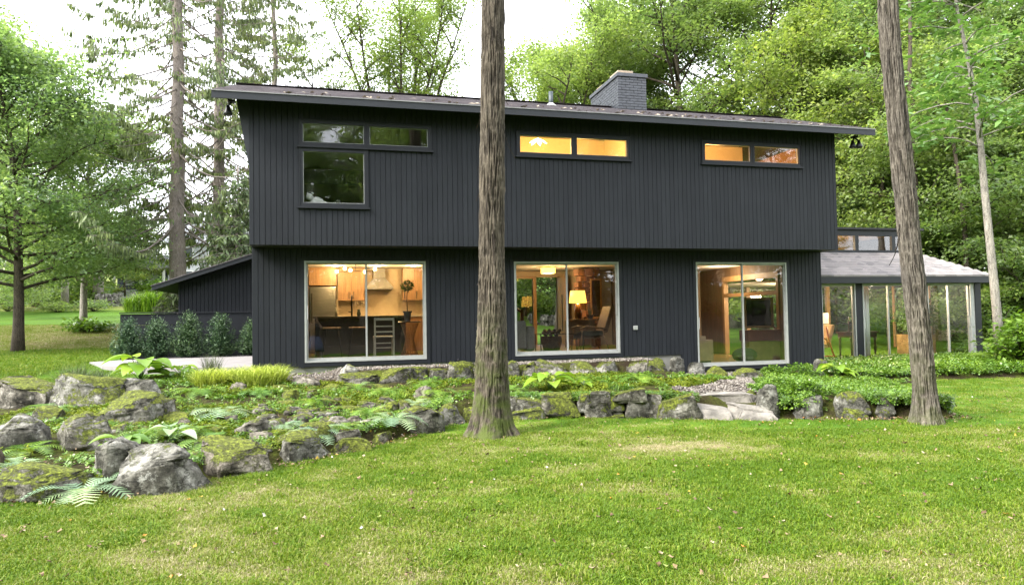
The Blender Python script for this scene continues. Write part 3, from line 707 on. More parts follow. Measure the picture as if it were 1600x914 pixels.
box('worktop', simple('pale_stone_worktop', (.55, .52, .46), .3), t, 1.65, 4.62, 4.33, 4.945, .885, .92)
t = thing('refrigerator', 'brushed steel fridge under oak cupboards at the left of the kitchen', 'refrigerator', (1.28, 4.5, 0))
box('body', STEEL, t, .96, 1.60, 4.36, 4.92, .02, 1.66, bevel=.008)
box('door', STEEL, t, .965, 1.595, 4.31, 4.355, .62, 1.655, bevel=.008); box('freezer_drawer', STEEL, t, .965, 1.595, 4.31, 4.355, .05, .61, bevel=.008)
MB().tube([(1.02, 4.27, .75), (1.02, 4.27, 1.5)], .012).build('handle', BLACK, t)
t = thing('range_hood', 'grey flared range hood between the oak cabinets', 'range hood', (2.70, 4.7, 1.6))
hb = MB(); hb.add([(2.36,4.4,1.60),(3.04,4.4,1.60),(3.04,4.94,1.60),(2.36,4.94,1.60),(2.36,4.4,1.64),(3.04,4.4,1.64),(3.04,4.94,1.64),(2.36,4.94,1.64),(2.55,4.6,1.90),(2.85,4.6,1.90),(2.85,4.94,1.90),(2.55,4.94,1.90),(2.55,4.6,2.15),(2.85,4.6,2.15),(2.85,4.94,2.15),(2.55,4.94,2.15)],
   [(0,3,2,1)]+[(i+k, (i+1)%4+k, (i+1)%4+k+4, i+k+4) for k in (0,4,8) for i in range(4)]+[(12,13,14,15)])
hb.build('canopy', simple('grey_hood_plaster', (.16, .155, .14), .6), t)
t = thing('kitchen_island', 'dark kitchen island with pale stone top behind the left sliding door', 'kitchen island', (2.1, 3.2, 0))
box('island_body', simple('dark_island_panel', (.020, .016, .013), .45), t, 1.12, 3.18, 2.85, 3.6, .0, .87)
box('worktop', simple('dark_stone_top', (.10, .09, .08), .25), t, 1.08, 3.22, 2.78, 3.65, .875, .91, bevel=.004)
t = thing('kitchen_faucet', 'black gooseneck faucet standing on the kitchen island', 'faucet', (1.96, 3.3, .91))
MB().tube([(1.96, 3.3, .912), (1.96, 3.3, 1.34), (1.96, 3.24, 1.40), (1.96, 3.16, 1.40), (1.96, 3.12, 1.33)], [.02, .018, .016, .016, .018], 10).build('spout', BLACK, t, True)
MB().tube([(1.97, 3.3, 1.0), (1.88, 3.27, 1.02)], .01).build('lever', BLACK, t)
t = thing('vase', 'glass vase of small flowers right of the black faucet', 'vase', (2.12, 3.25, .91))
MB().lathe((2.12, 3.25, .912), [(.035, 0), (.05, .05), (.03, .13), (.035, .16)], 14).build('vase_body', simple('green_glass', (.12, .15, .10), .2), t, True)
fl = MB(); rf_ = random.Random(2)
for i in range(14):
    a = rf_.uniform(0, 6.3); r_ = rf_.uniform(.03, .12); z = rf_.uniform(1.12, 1.28)
    fl.tube([(2.12, 3.25, 1.05), (2.12+r_*math.cos(a), 3.25+r_*math.sin(a), z)], .003, 4); fl.ball((2.12+r_*math.cos(a), 3.25+r_*math.sin(a), z), .018, 5)
fl.build('flowers', simple('cream_petals', (.6, .5, .3), .8), t)
t = thing('soap_bottle', 'clear bottle left of the black faucet on the island', 'bottle', (1.60, 3.2, .91))
MB().lathe((1.60, 3.2, .912), [(.035, 0), (.037, .13), (.014, .17), (.013, .21)], 12).build('bottle_body', simple('bottle_glass', (.5, .5, .42), .15), t, True)
MB().tube([(1.6, 3.2, 1.12), (1.6, 3.2, 1.16), (1.56, 3.19, 1.16)], .006, 6).build('pump', BLACK, t)
def stool(x, y, label):
    t = thing('bar_stool', label, 'stool', (x, y, 0), 'bar stools at the kitchen island')
    MB().box(x-.2, x+.2, y-.17, y+.17, .63, .665).build('seat', WOOD, t, bevel=.01)
    for sx in (-1, 1):
        for s_ in (-1, 1): MB().tube([(x+sx*.13, y+s_*.1, .63), (x+sx*.21, y+s_*.17, .0)], [.014, .011], 8).build('leg', BLACK, t, True)
    MB().tube([(x-.175, y-.135, .25), (x+.175, y-.135, .25)], .008, 6).build('footrest', BLACK, t)
stool(1.50, 2.4, 'bar stool with wooden seat, the one nearer the steel fridge'); stool(2.07, 2.4, 'bar stool with wooden seat, the one nearer the pale ladder-back chair')
# ladder back chair
t = thing('ladder_back_chair', 'pale grey wooden ladder-back chair in front of the island', 'chair', (2.6, 1.75, 0))
PG = simple('pale_grey_paint', (.42, .40, .33), .55)
for sx in (2.40, 2.80):
    MB().box(sx-.018, sx+.018, 1.62, 1.66, 0, .86).build('leg', PG, t); MB().box(sx-.018, sx+.018, 2.02, 2.06, 0, .43).build('leg', PG, t)
box('seat', PG, t, 2.38, 2.82, 1.6, 2.08, .432, .46)
for z, h in ((.80, .055), (.66, .03), (.54, .03)): box('back_slat', PG, t, 2.419, 2.781, 1.63, 1.65, z, z+h)
for z in (.2, .3): box('stretcher', PG, t, 2.419, 2.781, 1.63, 1.65, z, z+.02)
# wire table with topiary
t = thing('wire_table', 'round table on an hourglass wire base inside the left sliding door', 'table', (3.14, 1.6, 0))
MB().lathe((3.14, 1.6, .745), [(.24, 0), (.25, .012), (.24, .025)], 28).build('tabletop', simple('dark_tabletop', (.05, .04, .035), .3), t)
wb_ = MB()
for k in range(18):
    a = k*math.pi*2/18
    for s_ in (1, -1):
        b = a+s_*1.5
        wb_.tube([(3.14+.2*math.cos(a), 1.6+.2*math.sin(a), .745), (3.14+.09*math.cos((a+b)/2), 1.6+.09*math.sin((a+b)/2), .38), (3.14+.2*math.cos(b), 1.6+.2*math.sin(b), .01)], .004, 4)
wb_.build('wire_base', simple('copper_wire', (.25, .12, .05), .35, .6), t)
t = thing('topiary', 'small round-headed potted tree standing on the wire table', 'potted plant', (3.10, 1.6, .77))
MB().lathe((3.10, 1.6, .772), [(.06, 0), (.085, .19), (.10, .19), (.10, .225), (.08, .225)], 18).build('pot', simple('dark_grey_pot', (.045, .045, .045), .5), t)
MB().tube([(3.10, 1.6, .97), (3.09, 1.6, 1.2), (3.10, 1.6, 1.5)], .010, 6).build('stem', BARKD, t)
def leafball(name, c, r, n, size, mat, parent, seed=0, sq=(1, 1, 1), shell=.6, up=.3):
    g = np.random.RandomState(seed); d = g.normal(size=(n, 3)); d /= np.linalg.norm(d, axis=1)[:, None]
    rad = shell+(1-shell)*g.rand(n, 1); c0 = np.array(c)+d*rad*r*np.array(sq)
    return link(name, leaf_mesh(name, c0-wl(parent), size, g, mat, dirs=d, up=up), parent)
def leaf_mesh(name, C0, size, g, mat, dirs=None, up=.5, tone=None, elong=.5, droop=0.0):
    n = len(C0); d = g.normal(size=(n, 3)) if dirs is None else dirs+g.normal(size=(n, 3))*.6
    nrm = g.normal(size=(n, 3))*.7; nrm[:, 2] = np.abs(nrm[:, 2])+up
    nrm /= np.linalg.norm(nrm, axis=1)[:, None]
    d[:, 2] -= droop; d -= nrm*(d*nrm).sum(1)[:, None]; d /= np.linalg.norm(d, axis=1)[:, None]+1e-9
    q = np.cross(nrm, d); s = size*(.45+1.05*g.rand(n, 1)**1.3)
    a = C0; b = C0+d*s*.5+q*s*elong*.5; c = C0+d*s-nrm*s*.12; e = C0+d*s*.5-q*s*elong*.5
    Vv = np.stack([a, b, c, e], 1).reshape(-1, 3); F = np.arange(4*n).reshape(n, 4)
    tn = (g.rand(n)*.55+.2 if tone is None else tone)
    return np_mesh(name, Vv, F, mat, np.repeat(tn, 4))
leafball('crown', (3.10, 1.6, 1.54), .12, 500, .05, DARK_L, t, 3)
# pendant
t = thing('branching_chandelier', 'black branching ceiling light with round glowing bulbs over the island', 'ceiling light', (2.05, 3.1, 2.16))
BULB = emit('warm_bulb', (1, .62, .22), 14)
MB().tube([(2.05, 3.1, 2.158), (2.05, 3.1, 1.97)], .008).lathe((2.05, 3.1, 2.14), [(.06, 0), (.06, .018)], 16).build('ceiling_rod', BLACK, t)
MB().tube([(1.66, 3.1, 1.955), (2.45, 3.12, 1.975)], .008, 6).tube([(1.82, 2.95, 1.96), (2.25, 3.25, 1.98)], .007, 6).build('arm', BLACK, t)
bs = [(1.62, 3.1, 1.965), (1.80, 2.93, 2.02), (1.93, 3.05, 1.99), (2.27, 3.26, 1.965), (2.50, 3.12, 2.02)]
for b_ in bs: MB().ball(b_, .04, 8).build('bulb', BULB, t, True)
for x, y in ((1.6, 3.9), (2.6, 3.9), (3.5, 3.9)):
    q = thing('recessed_light', {1.6: 'round recessed ceiling light above the steel fridge', 2.6: 'round recessed ceiling light in front of the range hood', 3.5: 'round recessed ceiling light right of the range hood'}[x], 'ceiling light', (x, y, 2.15), 'recessed kitchen lights')
    MB().lathe((x, y, 2.147), [(.07, 0), (.075, .012)], 18).build('lens', emit('warm_downlight', (1, .72, .38), 10), q)
for b_ in bs[::2]: lamp(b_[0], b_[1]-.02, b_[2]-.09, 9)
for x in (1.6, 2.6, 3.5): lamp(x, 3.9, 2.06, 15, (1, .66, .3))
# ------------------------------------------------------------------ hall
t = thing('console_table', 'pale console table under the glowing table lamp', 'table', (7.98, 3.75, 0))
box('tabletop', simple('cream_lacquer', (.35, .28, .18), .4), t, 7.46, 8.28, 3.55, 3.95, .70, .735); box('cabinet_front', simple('olive_cream_panel', (.26, .21, .13), .5), t, 7.50, 8.24, 3.6, 3.93, .22, .698)
for x in (7.50, 8.20):
    for y in (3.58, 3.89): box('leg', WOOD, t, x, x+.04, y, y+.04, 0, .219)
t = thing('table_lamp', 'table lamp with yellow drum shade and brown ceramic base', 'table lamp', (7.80, 3.7, .735))
MB().lathe((7.80, 3.7, .737), [(.09, 0), (.10, .03), (.11, .16), (.09, .24), (.07, .38), (.03, .42)], 20).build('lamp_base', simple('brown_glazed_clay', (.10, .045, .02), .2), t, True)
MB().tube([(7.80, 3.7, 1.15), (7.80, 3.7, 1.22)], .012).build('stem', BLACK, t)
SHADE = emit('glowing_amber_shade', (1, .50, .07), 1.5, (.5, .33, .12))
m = MB(); n_ = 28
V_ = [((.235-.045*k)*math.cos(2*math.pi*i/n_)+7.80, (.235-.045*k)*math.sin(2*math.pi*i/n_)+3.7, 1.17+.32*k) for k in (0, 1) for i in range(n_)]
m.add(V_, [(i, (i+1) % n_, n_+(i+1) % n_, n_+i) for i in range(n_)]); o = m.build('lamp_shade', SHADE, t, True); s_ = o.modifiers.new('s', 'SOLIDIFY'); s_.thickness = .004
lamp(7.80, 3.7, 1.30, 12, (1, .6, .25), .08)
t = thing('hall_ceiling_light', 'square yellow ceiling light glowing above the hall entrance', 'ceiling light', (7.15, 4.2, 2.15))
box('diffuser', emit('yellow_diffuser', (1, .58, .10), 2.0, (.5, .4, .15)), t, 6.99, 7.31, 4.05, 4.35, 1.98, 2.13, bevel=.01); MB().box(7.08, 7.22, 4.13, 4.27, 2.131, 2.158).build('ceiling_plate', ALU, t)
lamp(7.15, 4.2, 1.88, 26, (1, .66, .32), .12)
t = thing('leaning_mirror', 'tall wood-framed mirror leaning behind the table lamp', 'mirror', (8.42, 3.95, .735))
m = MB(); 
for a, b, c, d in ((8.27, 8.31, .76, 1.82), (8.55, 8.59, .76, 1.82), (8.31, 8.55, .76, .80), (8.31, 8.55, 1.78, 1.82)): m.box(a, b, 3.97, 4.0, c, d)
m.build('mirror_frame', PINE, t); box('mirror_glass', simple('tarnished_mirror', (.35, .30, .22), .12, .9, bmp=0), t, 8.31, 8.55, 3.985, 3.99, .80, 1.78)
t = thing('stone_fireplace', 'rough brown stone chimney breast behind the lamp and mirror', 'fireplace', (8.35, 4.3, 0))
FST = simple('reddish_fieldstone', (.20, .10, .06), .9, var=.5, scale=5, bmp=.8)
rs = random.Random(8)
z = 0
while z < 2.1:
    x = 7.95+rs.uniform(0, .1)
    hh = rs.uniform(.14, .24)
    while x < 8.5:
        w_ = rs.uniform(.16, .3); dy = rs.uniform(0, .07)
        MB().box(x, x+w_-.015, 4.12+dy, 4.5, z, min(2.15, z+hh-.012)).build('stone', FST, t, bevel=.02); x += w_
    z += hh
t = thing('potted_snake_plant', 'small dark potted plant on the console beside the lamp', 'potted plant', (8.12, 3.65, .735))
MB().lathe((8.12, 3.65, .737), [(.06, 0), (.10, .10), (.105, .11), (.09, .11)], 16).build('pot', BLACK, t)
pm = MB()
for i in range(7):
    a = i*.9; pm.prism([(8.12+.03*math.cos(a)-.012, .84), (8.12+.03*math.cos(a)+.012, .84), (8.12+.07*math.cos(a), 1.08+.05*(i % 3))], 3.65+.03*math.sin(a), 3.656+.03*math.sin(a))
pm.build('leaves', DARK_L, t)
t = thing('easy_chair', 'wooden easy chair with dark cushions beyond the middle sliding door', 'armchair', (7.65, 2.2, 0))
CH = simple('dark_green_upholstery', (.04, .045, .035), .9)
MB().prism([(2.0, .34), (2.55, .28), (2.57, .40), (2.02, .47)], 7.25, 7.85, 'x').build('seat', CH, t, bevel=.02)
q = MB(); q.add([(7.82,2.0,.42),(7.94,2.0,.42),(8.14,2.0,1.04),(8.04,2.0,1.06),(7.82,2.55,.42),(7.94,2.55,.42),(8.14,2.55,1.04),(8.04,2.55,1.06)],[(0,1,2,3),(7,6,5,4),(0,4,5,1),(1,5,6,2),(2,6,7,3),(3,7,4,0)]); q.build('backrest', simple('tan_leather', (.22, .12, .06), .5), t, bevel=.02)
for y in (1.97, 2.60): 
    MB().tube([(7.22, y, .52), (7.4, y, .58), (7.9, y, .50)], [.02, .022, .02], 8).build('armrest', WOOD, t, True)
    MB().tube([(7.28, y, .52), (7.22, y, 0)], [.018, .013], 8).build('leg', WOOD, t, True); MB().tube([(7.78, y, .52), (7.95, y, 0)], [.018, .013], 8).build('leg', WOOD, t, True)
t = thing('grey_sofa', 'grey upholstered sofa end at the left of the middle door', 'sofa', (5.5, 1.9, 0))
GS = simple('grey_tweed', (.15, .15, .14), .95, scale=30)
box('arm', GS, t, 5.74, 5.96, 1.45, 2.3, .05, .62, bevel=.06); box('seat', GS, t, 4.95, 5.735, 1.5, 2.3, .1, .42, bevel=.05); box('backrest', GS, t, 4.95, 5.735, 1.38, 1.495, .1, .74, bevel=.05)
t = thing('stair_rail', 'reddish wooden stair newel post with sloping handrail and thin balusters', 'stair rail', (5.9, 3.2, 0))
RW_ = simple('reddish_varnished_wood', (.16, .05, .02), .35, var=.2, stretch=(6, 6, .6))
box('newel_post', RW_, t, 6.10, 6.18, 3.2, 3.28, 0, 1.02, bevel=.006); MB().tube([(6.12, 3.24, .96), (5.3, 3.24, 1.42)], .03, 8).build('handrail', RW_, t)
for i in range(7): MB().tube([(6.0-.11*i, 3.24, 0.0), (6.0-.11*i, 3.24, 1.02+.062*i)], .008, 6).build('baluster', BLACK, t)
t = thing('coffee_table', 'low glass coffee table with a dark plant in the hall', 'table', (6.75, 2.1, 0))
MB().box(6.2, 7.3, 1.9, 2.4, .40, .415).build('tabletop', simple('dark_table_glass', (.03, .03, .03), .1), t)
for x in (6.22, 7.27):
    for y in (1.92, 2.37): MB().box(x, x+.02, y, y+.02, 0, .399).build('leg', BLACK, t)
t = thing('log_basket', 'round basket heaped with dark firewood beneath the coffee table top', 'basket', (6.75, 2.75, 0))
MB().lathe((6.75, 2.75, .0), [(.20, 0), (.26, .2), (.25, .34), (.23, .34)], 20).build('basket_body', simple('brown_wicker', (.13, .075, .04), .8, var=.5, scale=40), t)
lg = MB()
for i in range(9): lg.tube([(6.55+.045*i, 2.55, .36+.06*(i % 3)), (6.6+.04*i, 2.95, .38+.05*((i+1) % 3))], .04, 8)
lg.build('firewood', BARKD, t)
# ------------------------------------------------------------------ low room
t = thing('plywood_crate', 'light plywood box standing inside the right sliding door', 'crate', (10.2, 1.5, -.375))
PLY = simple('light_plywood', (.36, .25, .14), .6, var=.15)
box('box_body', PLY, t, 9.95, 10.38, 1.35, 1.8, -.30, .20, bevel=.006); box('lid', PLY, t, 9.98, 10.22, 1.4, 1.7, .204, .29, bevel=.006); box('plinth', BLACK, t, 9.99, 10.34, 1.4, 1.76, -.373, -.302)
t = thing('framed_television', 'black screen in a pale wooden frame above a wooden bench', 'television', (11.9, 1.9, .9))
box('screen', simple('black_screen', (.006, .006, .007), .1, bmp=0), t, 11.72, 12.45, 2.02, 2.05, .50, 1.16)
m = MB()
for a, b, c, d in ((11.66, 11.72, .44, 1.22), (12.45, 12.51, .44, 1.22), (11.72, 12.45, .44, .50), (11.72, 12.45, 1.16, 1.22)): m.box(a, b, 1.99, 2.06, c, d)
m.build('picture_frame', PINE, t)
t = thing('wooden_bench', 'low wooden chest below the framed black screen', 'chest', (12.0, 1.9, -.375))
box('chest_body', PLY, t, 11.62, 12.5, 1.75, 2.1, -.372, .12, bevel=.006); box('chest_top', RW_, t, 11.58, 12.54, 1.72, 2.12, .124, .40, bevel=.006)
t = thing('dark_dog_bed', 'dark rumpled cushion heaped on the floor by the centre of the right door', 'cushion', (11.3, 1.45, -.375))
MB().ball((11.32, 1.5, -.2), .30, 10, (1.1, .7, .62)).build('cushion_body', CH, t, True)
o = curtain('curtain', 12.95, 13.0, 2.3, -.4, 1.5, CURT, None); meta(o, 'white curtain just inside the left end of the sunroom', 'curtain')
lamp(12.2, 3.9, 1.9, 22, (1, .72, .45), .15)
# ------------------------------------------------------------------ sunroom contents
t = thing('orange_armchair', 'curved orange bentwood armchair with yellow cushion in the sunroom', 'armchair', (14.35, 2.7, SZ))
OW = simple('orange_bentwood', (.50, .13, .02), .35, var=.25)
f0 = SZ+.01
for y in (2.45, 2.95):
    pts = [(14.06, y, f0), (14.04, y, f0+.42), (14.10, y, f0+.60), (14.24, y, f0+.66), (14.42, y, f0+.58), (14.52, y, f0+.36)]
    MB().tube(pts, .022, 8).build('bentwood_arm', OW, t, True)
    MB().tube([(14.44, y, f0+.9), (14.56, y, f0+.4), (14.70, y, f0)], .022, 8).build('leg', OW, t, True)
    MB().tube([(14.08, y, f0+.12), (14.66, y, f0+.12)], .015, 6).build('stretcher', OW, t)
YC = simple('yellow_cushion', (.55, .36, .16), .9)
box('seat', YC, t, 14.12, 14.56, 2.49, 2.91, f0+.34, f0+.45, bevel=.03)
q = MB(); q.add([(14.50,2.49,f0+.42),(14.60,2.49,f0+.42),(14.78,2.49,f0+.95),(14.68,2.49,f0+.97),(14.50,2.91,f0+.42),(14.60,2.91,f0+.42),(14.78,2.91,f0+.95),(14.68,2.91,f0+.97)],[(0,1,2,3),(7,6,5,4),(0,4,5,1),(1,5,6,2),(2,6,7,3),(3,7,4,0)]); q.build('backrest', YC, t, bevel=.03)
t = thing('drum_lamp', 'carved table lamp with wide white and yellow drum shade in the sunroom', 'lamp', (14.75, 3.4, SZ))
MB().lathe((14.85, 3.4, f0), [(.14, 0), (.14, .03), (.03, .06), (.03, .5), (.07, .58), (.03, .66), (.06, .74), (.025, .82), (.025, 1.02)], 14).build('lamp_stand', RW_, t, True)
m = MB(); V_ = [(14.85+.34*math.cos(2*math.pi*i/32), 3.4+.34*math.sin(2*math.pi*i/32), f0+.98+.30*k) for k in (0, 1) for i in range(32)]
m.add(V_, [(i, (i+1) % 32, 32+(i+1) % 32, 32+i) for i in range(32)]); o = m.build('lamp_shade', emit('cream_lit_shade', (1, .70, .36), .75, (.7, .62, .5)), t, True); s_ = o.modifiers.new('s', 'SOLIDIFY'); s_.thickness = .004
lamp(14.85, 3.4, f0+1.12, 20, (1, .68, .36), .08)
t = thing('writing_desk', 'dark ornate writing desk with candlesticks in the sunroom', 'desk', (15.95, 3.0, SZ))
DW = simple('dark_mahogany', (.025, .012, .008), .3)
box('desktop', DW, t, 15.5, 16.45, 2.8, 3.4, f0+.70, f0+.74); box('drawer_box', DW, t, 15.54, 16.41, 2.84, 3.36, f0+.58, f0+.698)
for x in (15.56, 16.34):
    for y in (2.86, 3.32): MB().lathe((x+.02, y, f0), [(.02, 0), (.035, .05), (.022, .12), (.04, .3), (.028, .42), (.045, .55), (.045, .58)], 10).build('leg', DW, t, True)
for x, lb in ((15.62, 'tall dark candlestick on the near end of the writing desk'), (15.95, 'thin dark candlestick at the middle of the writing desk')):
    q = thing('candlestick', lb, 'candlestick', (x, 3.0, f0+.74)); MB().lathe((x, 3.0, f0+.742), [(.05, 0), (.05, .015), (.012, .04), (.02, .12), (.01, .2), (.025, .27), (.01, .28), (.01, .42 if x < 15.7 else .33)], 10).build('candle_stem', DW, q, True)
t = thing('planter', 'square wooden planter with a large dark shrub behind the right sunroom door', 'potted plant', (17.9, 3.0, SZ))
q = box('planter_box', simple('old_gold_planter', (.28, .17, .06), .6, var=.3), t, 17.55, 18.25, 2.65, 3.35, f0, f0+.62, bevel=.01)
leafball('foliage', (17.9, 3.0, f0+1.15), .52, 1800, .12, DARK_L, t, 8, (1, 1, 1.2), .2)
MB().tube([(17.9, 3.0, f0+.6), (17.92, 3.0, f0+1.2)], .03).build('stem', BARKD, t)
o = curtain('curtain', 15.20, 15.62, 2.2, SZ+.02, ST+.02, CURT, None); meta(o, 'pale folded curtain behind the wide middle sunroom glass', 'curtain')
o = curtain('curtain', 16.10, 16.72, 5.9, SZ+.65, ST+.02, CURT, None); meta(o, 'blue-white curtain at the back sunroom wall above the white panel', 'curtain')
t = thing('dining_chair', 'dark red wooden chair half hidden at the left end of the sunroom', 'chair', (13.7, 3.2, SZ))
DR = simple('dark_red_wood', (.10, .012, .012), .4)
for x in (13.5, 13.9):
    box('leg', DR, t, x, x+.035, 3.0, 3.035, f0, f0+.45); box('leg', DR, t, x, x+.035, 3.4, 3.435, f0, f0+.92)
box('seat', DR, t, 13.48, 13.955, 2.98, 3.45, f0+.452, f0+.49); box('backrest', DR, t, 13.537, 13.898, 3.41, 3.43, f0+.62, f0+.90)
lamp(16.6, 3.4, 1.35, 110, (1, .80, .58), .2); lamp(15.2, 4.2, 2.75, 60, (1, .76, .48), .2); lamp(14.2, 3.6, 1.4, 70, (1, .78, .52), .2)  # fill lights added to brighten the sunroom, no fixtures belong to them
# ------------------------------------------------------------------ upstairs
t = thing('plush_toy', 'white plush animal slumped on the sill of the dark upper window', 'plush toy', (1.25, .25, 3.0))
PW = simple('white_plush', (.55, .56, .54), .95, scale=20)
MB().ball((1.22, .25, 3.11), .13, 10, (1.2, .8, .85)).ball((1.10, .2, 3.20), .075, 8).ball((1.38, .2, 3.07), .06, 8).build('body', PW, t, True)
MB().ball((1.06, .2, 3.27), .025, 6).ball((1.15, .2, 3.28), .025, 6).build('ears', PW, t, True)
box('window_shelf', TRIM, HOUSE, .9, 2.2, .12, .42, 2.93, 2.975)
t = thing('black_toy', 'black plush toy beside the white one in the upper window', 'plush toy', (1.6, .27, 3.0))
MB().ball((1.55, .27, 3.05), .085, 10, (1.2, .9, .9)).ball((1.64, .24, 3.13), .05, 8).build('body', CH, t, True)
t = thing('small_white_mug', 'small white mug on the sill of the dark upper window', 'mug', (1.8, .22, 3.0))
MB().lathe((1.80, .22, 2.977), [(.035, 0), (.038, .09), (.030, .09), (.028, .02)], 14).build('mug_body', WHITE, t); MB().tube([(1.835, .22, 3.04), (1.87, .22, 3.02), (1.835, .22, 3.0)], .006, 6).build('handle', WHITE, t)
t = thing('petal_ceiling_lamp', 'white petal-shaped ceiling lamp glowing behind the upper middle windows', 'ceiling light', (6.15, 1.6, 5.0))
PT = emit('lit_white_petals', (1, .80, .45), 7)
for k in range(6):
    a = k*math.pi/3; c, s_ = math.cos(a), math.sin(a)
    MB().add([(6.15, 1.6, 4.93), (6.15+.13*c-.05*s_, 1.6+.13*s_+.05*c, 4.88), (6.15+.22*c, 1.6+.22*s_, 4.82), (6.15+.13*c+.05*s_, 1.6+.13*s_-.05*c, 4.88), (6.15, 1.6, 4.95)], [(0, 1, 2, 3), (3, 2, 1, 4), (4, 0, 3), (4, 1, 0)]).build('petal', PT, t)
MB().tube([(6.15, 1.6, 4.93), (6.15, 1.6, 5.24)], .01).build('rod', BLACK, t)
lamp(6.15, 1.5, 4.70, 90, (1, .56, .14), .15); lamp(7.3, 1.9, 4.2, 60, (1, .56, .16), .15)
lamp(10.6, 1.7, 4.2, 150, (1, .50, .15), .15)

# ------------------------------------------------------------------ fence
t = thing('fence', 'low charcoal fence of wide horizontal boards behind the yew shrubs', 'fence', (-2.0, 6.5, -.2))
for k in range(4): box('fence_board', SIDING, t, -3.86, -.02, 6.5+.003*(k % 2), 6.54, -.12+k*.30, -.12+k*.30+.288)
for x in (-3.84, -2.6, -1.3, -.12): box('post', SIDING, t, x, x+.09, 6.545, 6.63, -.4, 1.07)
box('cap_board', TRIM, t, -3.88, -.02, 6.47, 6.64, 1.082, 1.11)
# ------------------------------------------------------------------ rocks
def ico(n):
    import bmesh
    bm = bmesh.new(); bmesh.ops.create_icosphere(bm, subdivisions=n, radius=1)
    V = np.array([v.co[:] for v in bm.verts]); F = np.array([[v.index for v in f.verts] for f in bm.faces]); bm.free(); return V, F
ICO = {k: ico(k) for k in (3, 4, 5)}
def rock(name, x, y, w_, h, z, parent=None, seed=0, dep=.75, moss=.5, brown=0, flat=False, lod=4, rot=None, squar=.55, lean=0, rg=1.0, cuts=None):
    """a rock w wide, standing h above z (its foot)"""
    g = np.random.RandomState(seed*7+13); V0, F = ICO[lod]; P = V0.copy()
    P = np.sign(P)*np.abs(P)**squar                              # towards a block
    P /= np.abs(P).max(0)
    for k in range(cuts if cuts is not None else 20 if not flat else 9):                        # split faces
        n = g.normal(size=3); n[2] = abs(n[2])*.45 if k % 4 else abs(n[2])*1.8; n /= np.linalg.norm(n); d = g.uniform(.55, .86)
        s = P@n; P -= np.outer(np.clip(s-d, 0, None)*.96, n)
    P += rg*.075*fbm(P*1.5+seed*3.1, 3, seed)[:, None]*V0
    if flat: P[:, 2] += .10*fbm(np.stack([P[:, 0]*2, P[:, 1]*2, P[:, 2]*6], -1)+seed, 3, seed)
    P += rg*.06*fbm(P*4.5+seed, 4, seed+5)[:, None]*V0; st_ = np.round((P[:, 2]+.25*P[:, 0]*g.normal()+.15*fbm(P*2, 2, seed))*4)/4; P[:, :2] *= (1+.05*np.sin(st_*9+seed))[:, None]
    crack = np.clip(.10-np.abs(fbm(P*np.array([1.6, 1.6, 2.6])+seed*5, 3, seed+9)), 0, 1)
    P -= .45*crack[:, None]*V0
    P[:, 0] += lean*(P[:, 2])
    P[:, 0] *= w_/2/np.abs(P[:, 0]).max(); P[:, 1] *= w_*dep/2; hh = h*(.62 if not flat else .56)
    P[:, 2] = P[:, 2]/P[:, 2].max()*hh+(h-hh)
    r_ = g.uniform(-.3, .3) if rot is None else rot
    c, s = math.cos(r_), math.sin(r_); X = P[:, 0]*c-P[:, 1]*s; Y = P[:, 0]*s+P[:, 1]*c; P[:, 0] = X; P[:, 1] = Y
    o = link(name, np_mesh(name, P, F, ROCK, None, True), parent, tuple(np.array((x, y, z))-wl(parent)))
    o.color = (moss*.85-.03, brown, 0, 1); return o
B = [('pale',-0.10,-6.45,0.92,0.45,.12,0,.75,'largest pale grey boulder with white veins at the lawn edge'),
('mossblock',0.49,-5.82,0.84,0.41,.5,.3,.8,'dark wide boulder with a thick mossy top right of the palest boulder'),
('greymoss',1.15,-5.36,0.67,0.36,.5,0,.75,'grey boulder with dark moss on its face, left of the mossy flat slab'),
('left4',-0.54,-6.15,0.58,0.42,.2,0,.8,'rough grey boulder just behind and left of the largest pale boulder'),
('slab',-1.08,-6.4,0.86,0.34,.55,.1,.8,'long low slab with moss on top in the bottom left corner'),
('rug',-1.27,-4.72,0.70,0.44,.45,.1,.8,'rugged grey and mossy boulder above the corner slab'),
('rough',-1.95,-4.65,0.75,0.42,.15,0,.9,'pale rough rock at the left picture edge above the slab'),
('small8',-2.22,-3.05,0.50,0.24,.6,0,.9,'small low mossy rock on the grass between the upper and lower boulders'),
('layer',-3.16,-1.35,1.15,0.50,.45,.15,.6,'long dark layered ledge rock at the left edge below the grey-green lavender'),
('round',-2.12,-1.85,1.10,0.57,.55,0,.7,'big rounded lichen-covered boulder next to the layered ledge rock'),
('flatpale',-1.49,-1.5,0.82,0.38,.12,0,.9,'flat-topped pale boulder under the large hosta'),
('dome',-0.96,-3.45,0.96,0.45,.55,0,.8,'domed boulder with moss streaks in the middle of the left rockery'),
('edge',-1.90,-5.40,0.22,0.26,.2,.6,1,'small upright brownish stone cut by the left picture edge'),
('mslab',1.70,-5.05,0.50,0.19,.8,.2,.7,'flat moss-topped slab with dead leaves at its foot'),
('lump',2.09,-4.6,0.33,0.18,.75,.2,.9,'small mossy lump with brown leaves right of the flat mossy slab'),
('rb17',2.63,-3.85,0.72,0.38,.5,0,.75,'large pale boulder with mossy base two stones left of the tall trunk'),
('ang18',3.15,-3.42,0.46,0.36,.45,0,.9,'angular upright grey boulder just left of the tall middle trunk'),
('dk19',3.50,-3.35,0.26,0.25,.7,.4,1,'small dark stone tucked behind the left side of the middle trunk'),
('ptl',1.81,-.02,0.43,0.22,.25,0,.8,'small pointed pale stone in front of the kitchen door'),
('br',1.95,-0.30,0.90,0.20,.45,.1,.6,'broad flat greenish stone just below the pointed pale stone')]
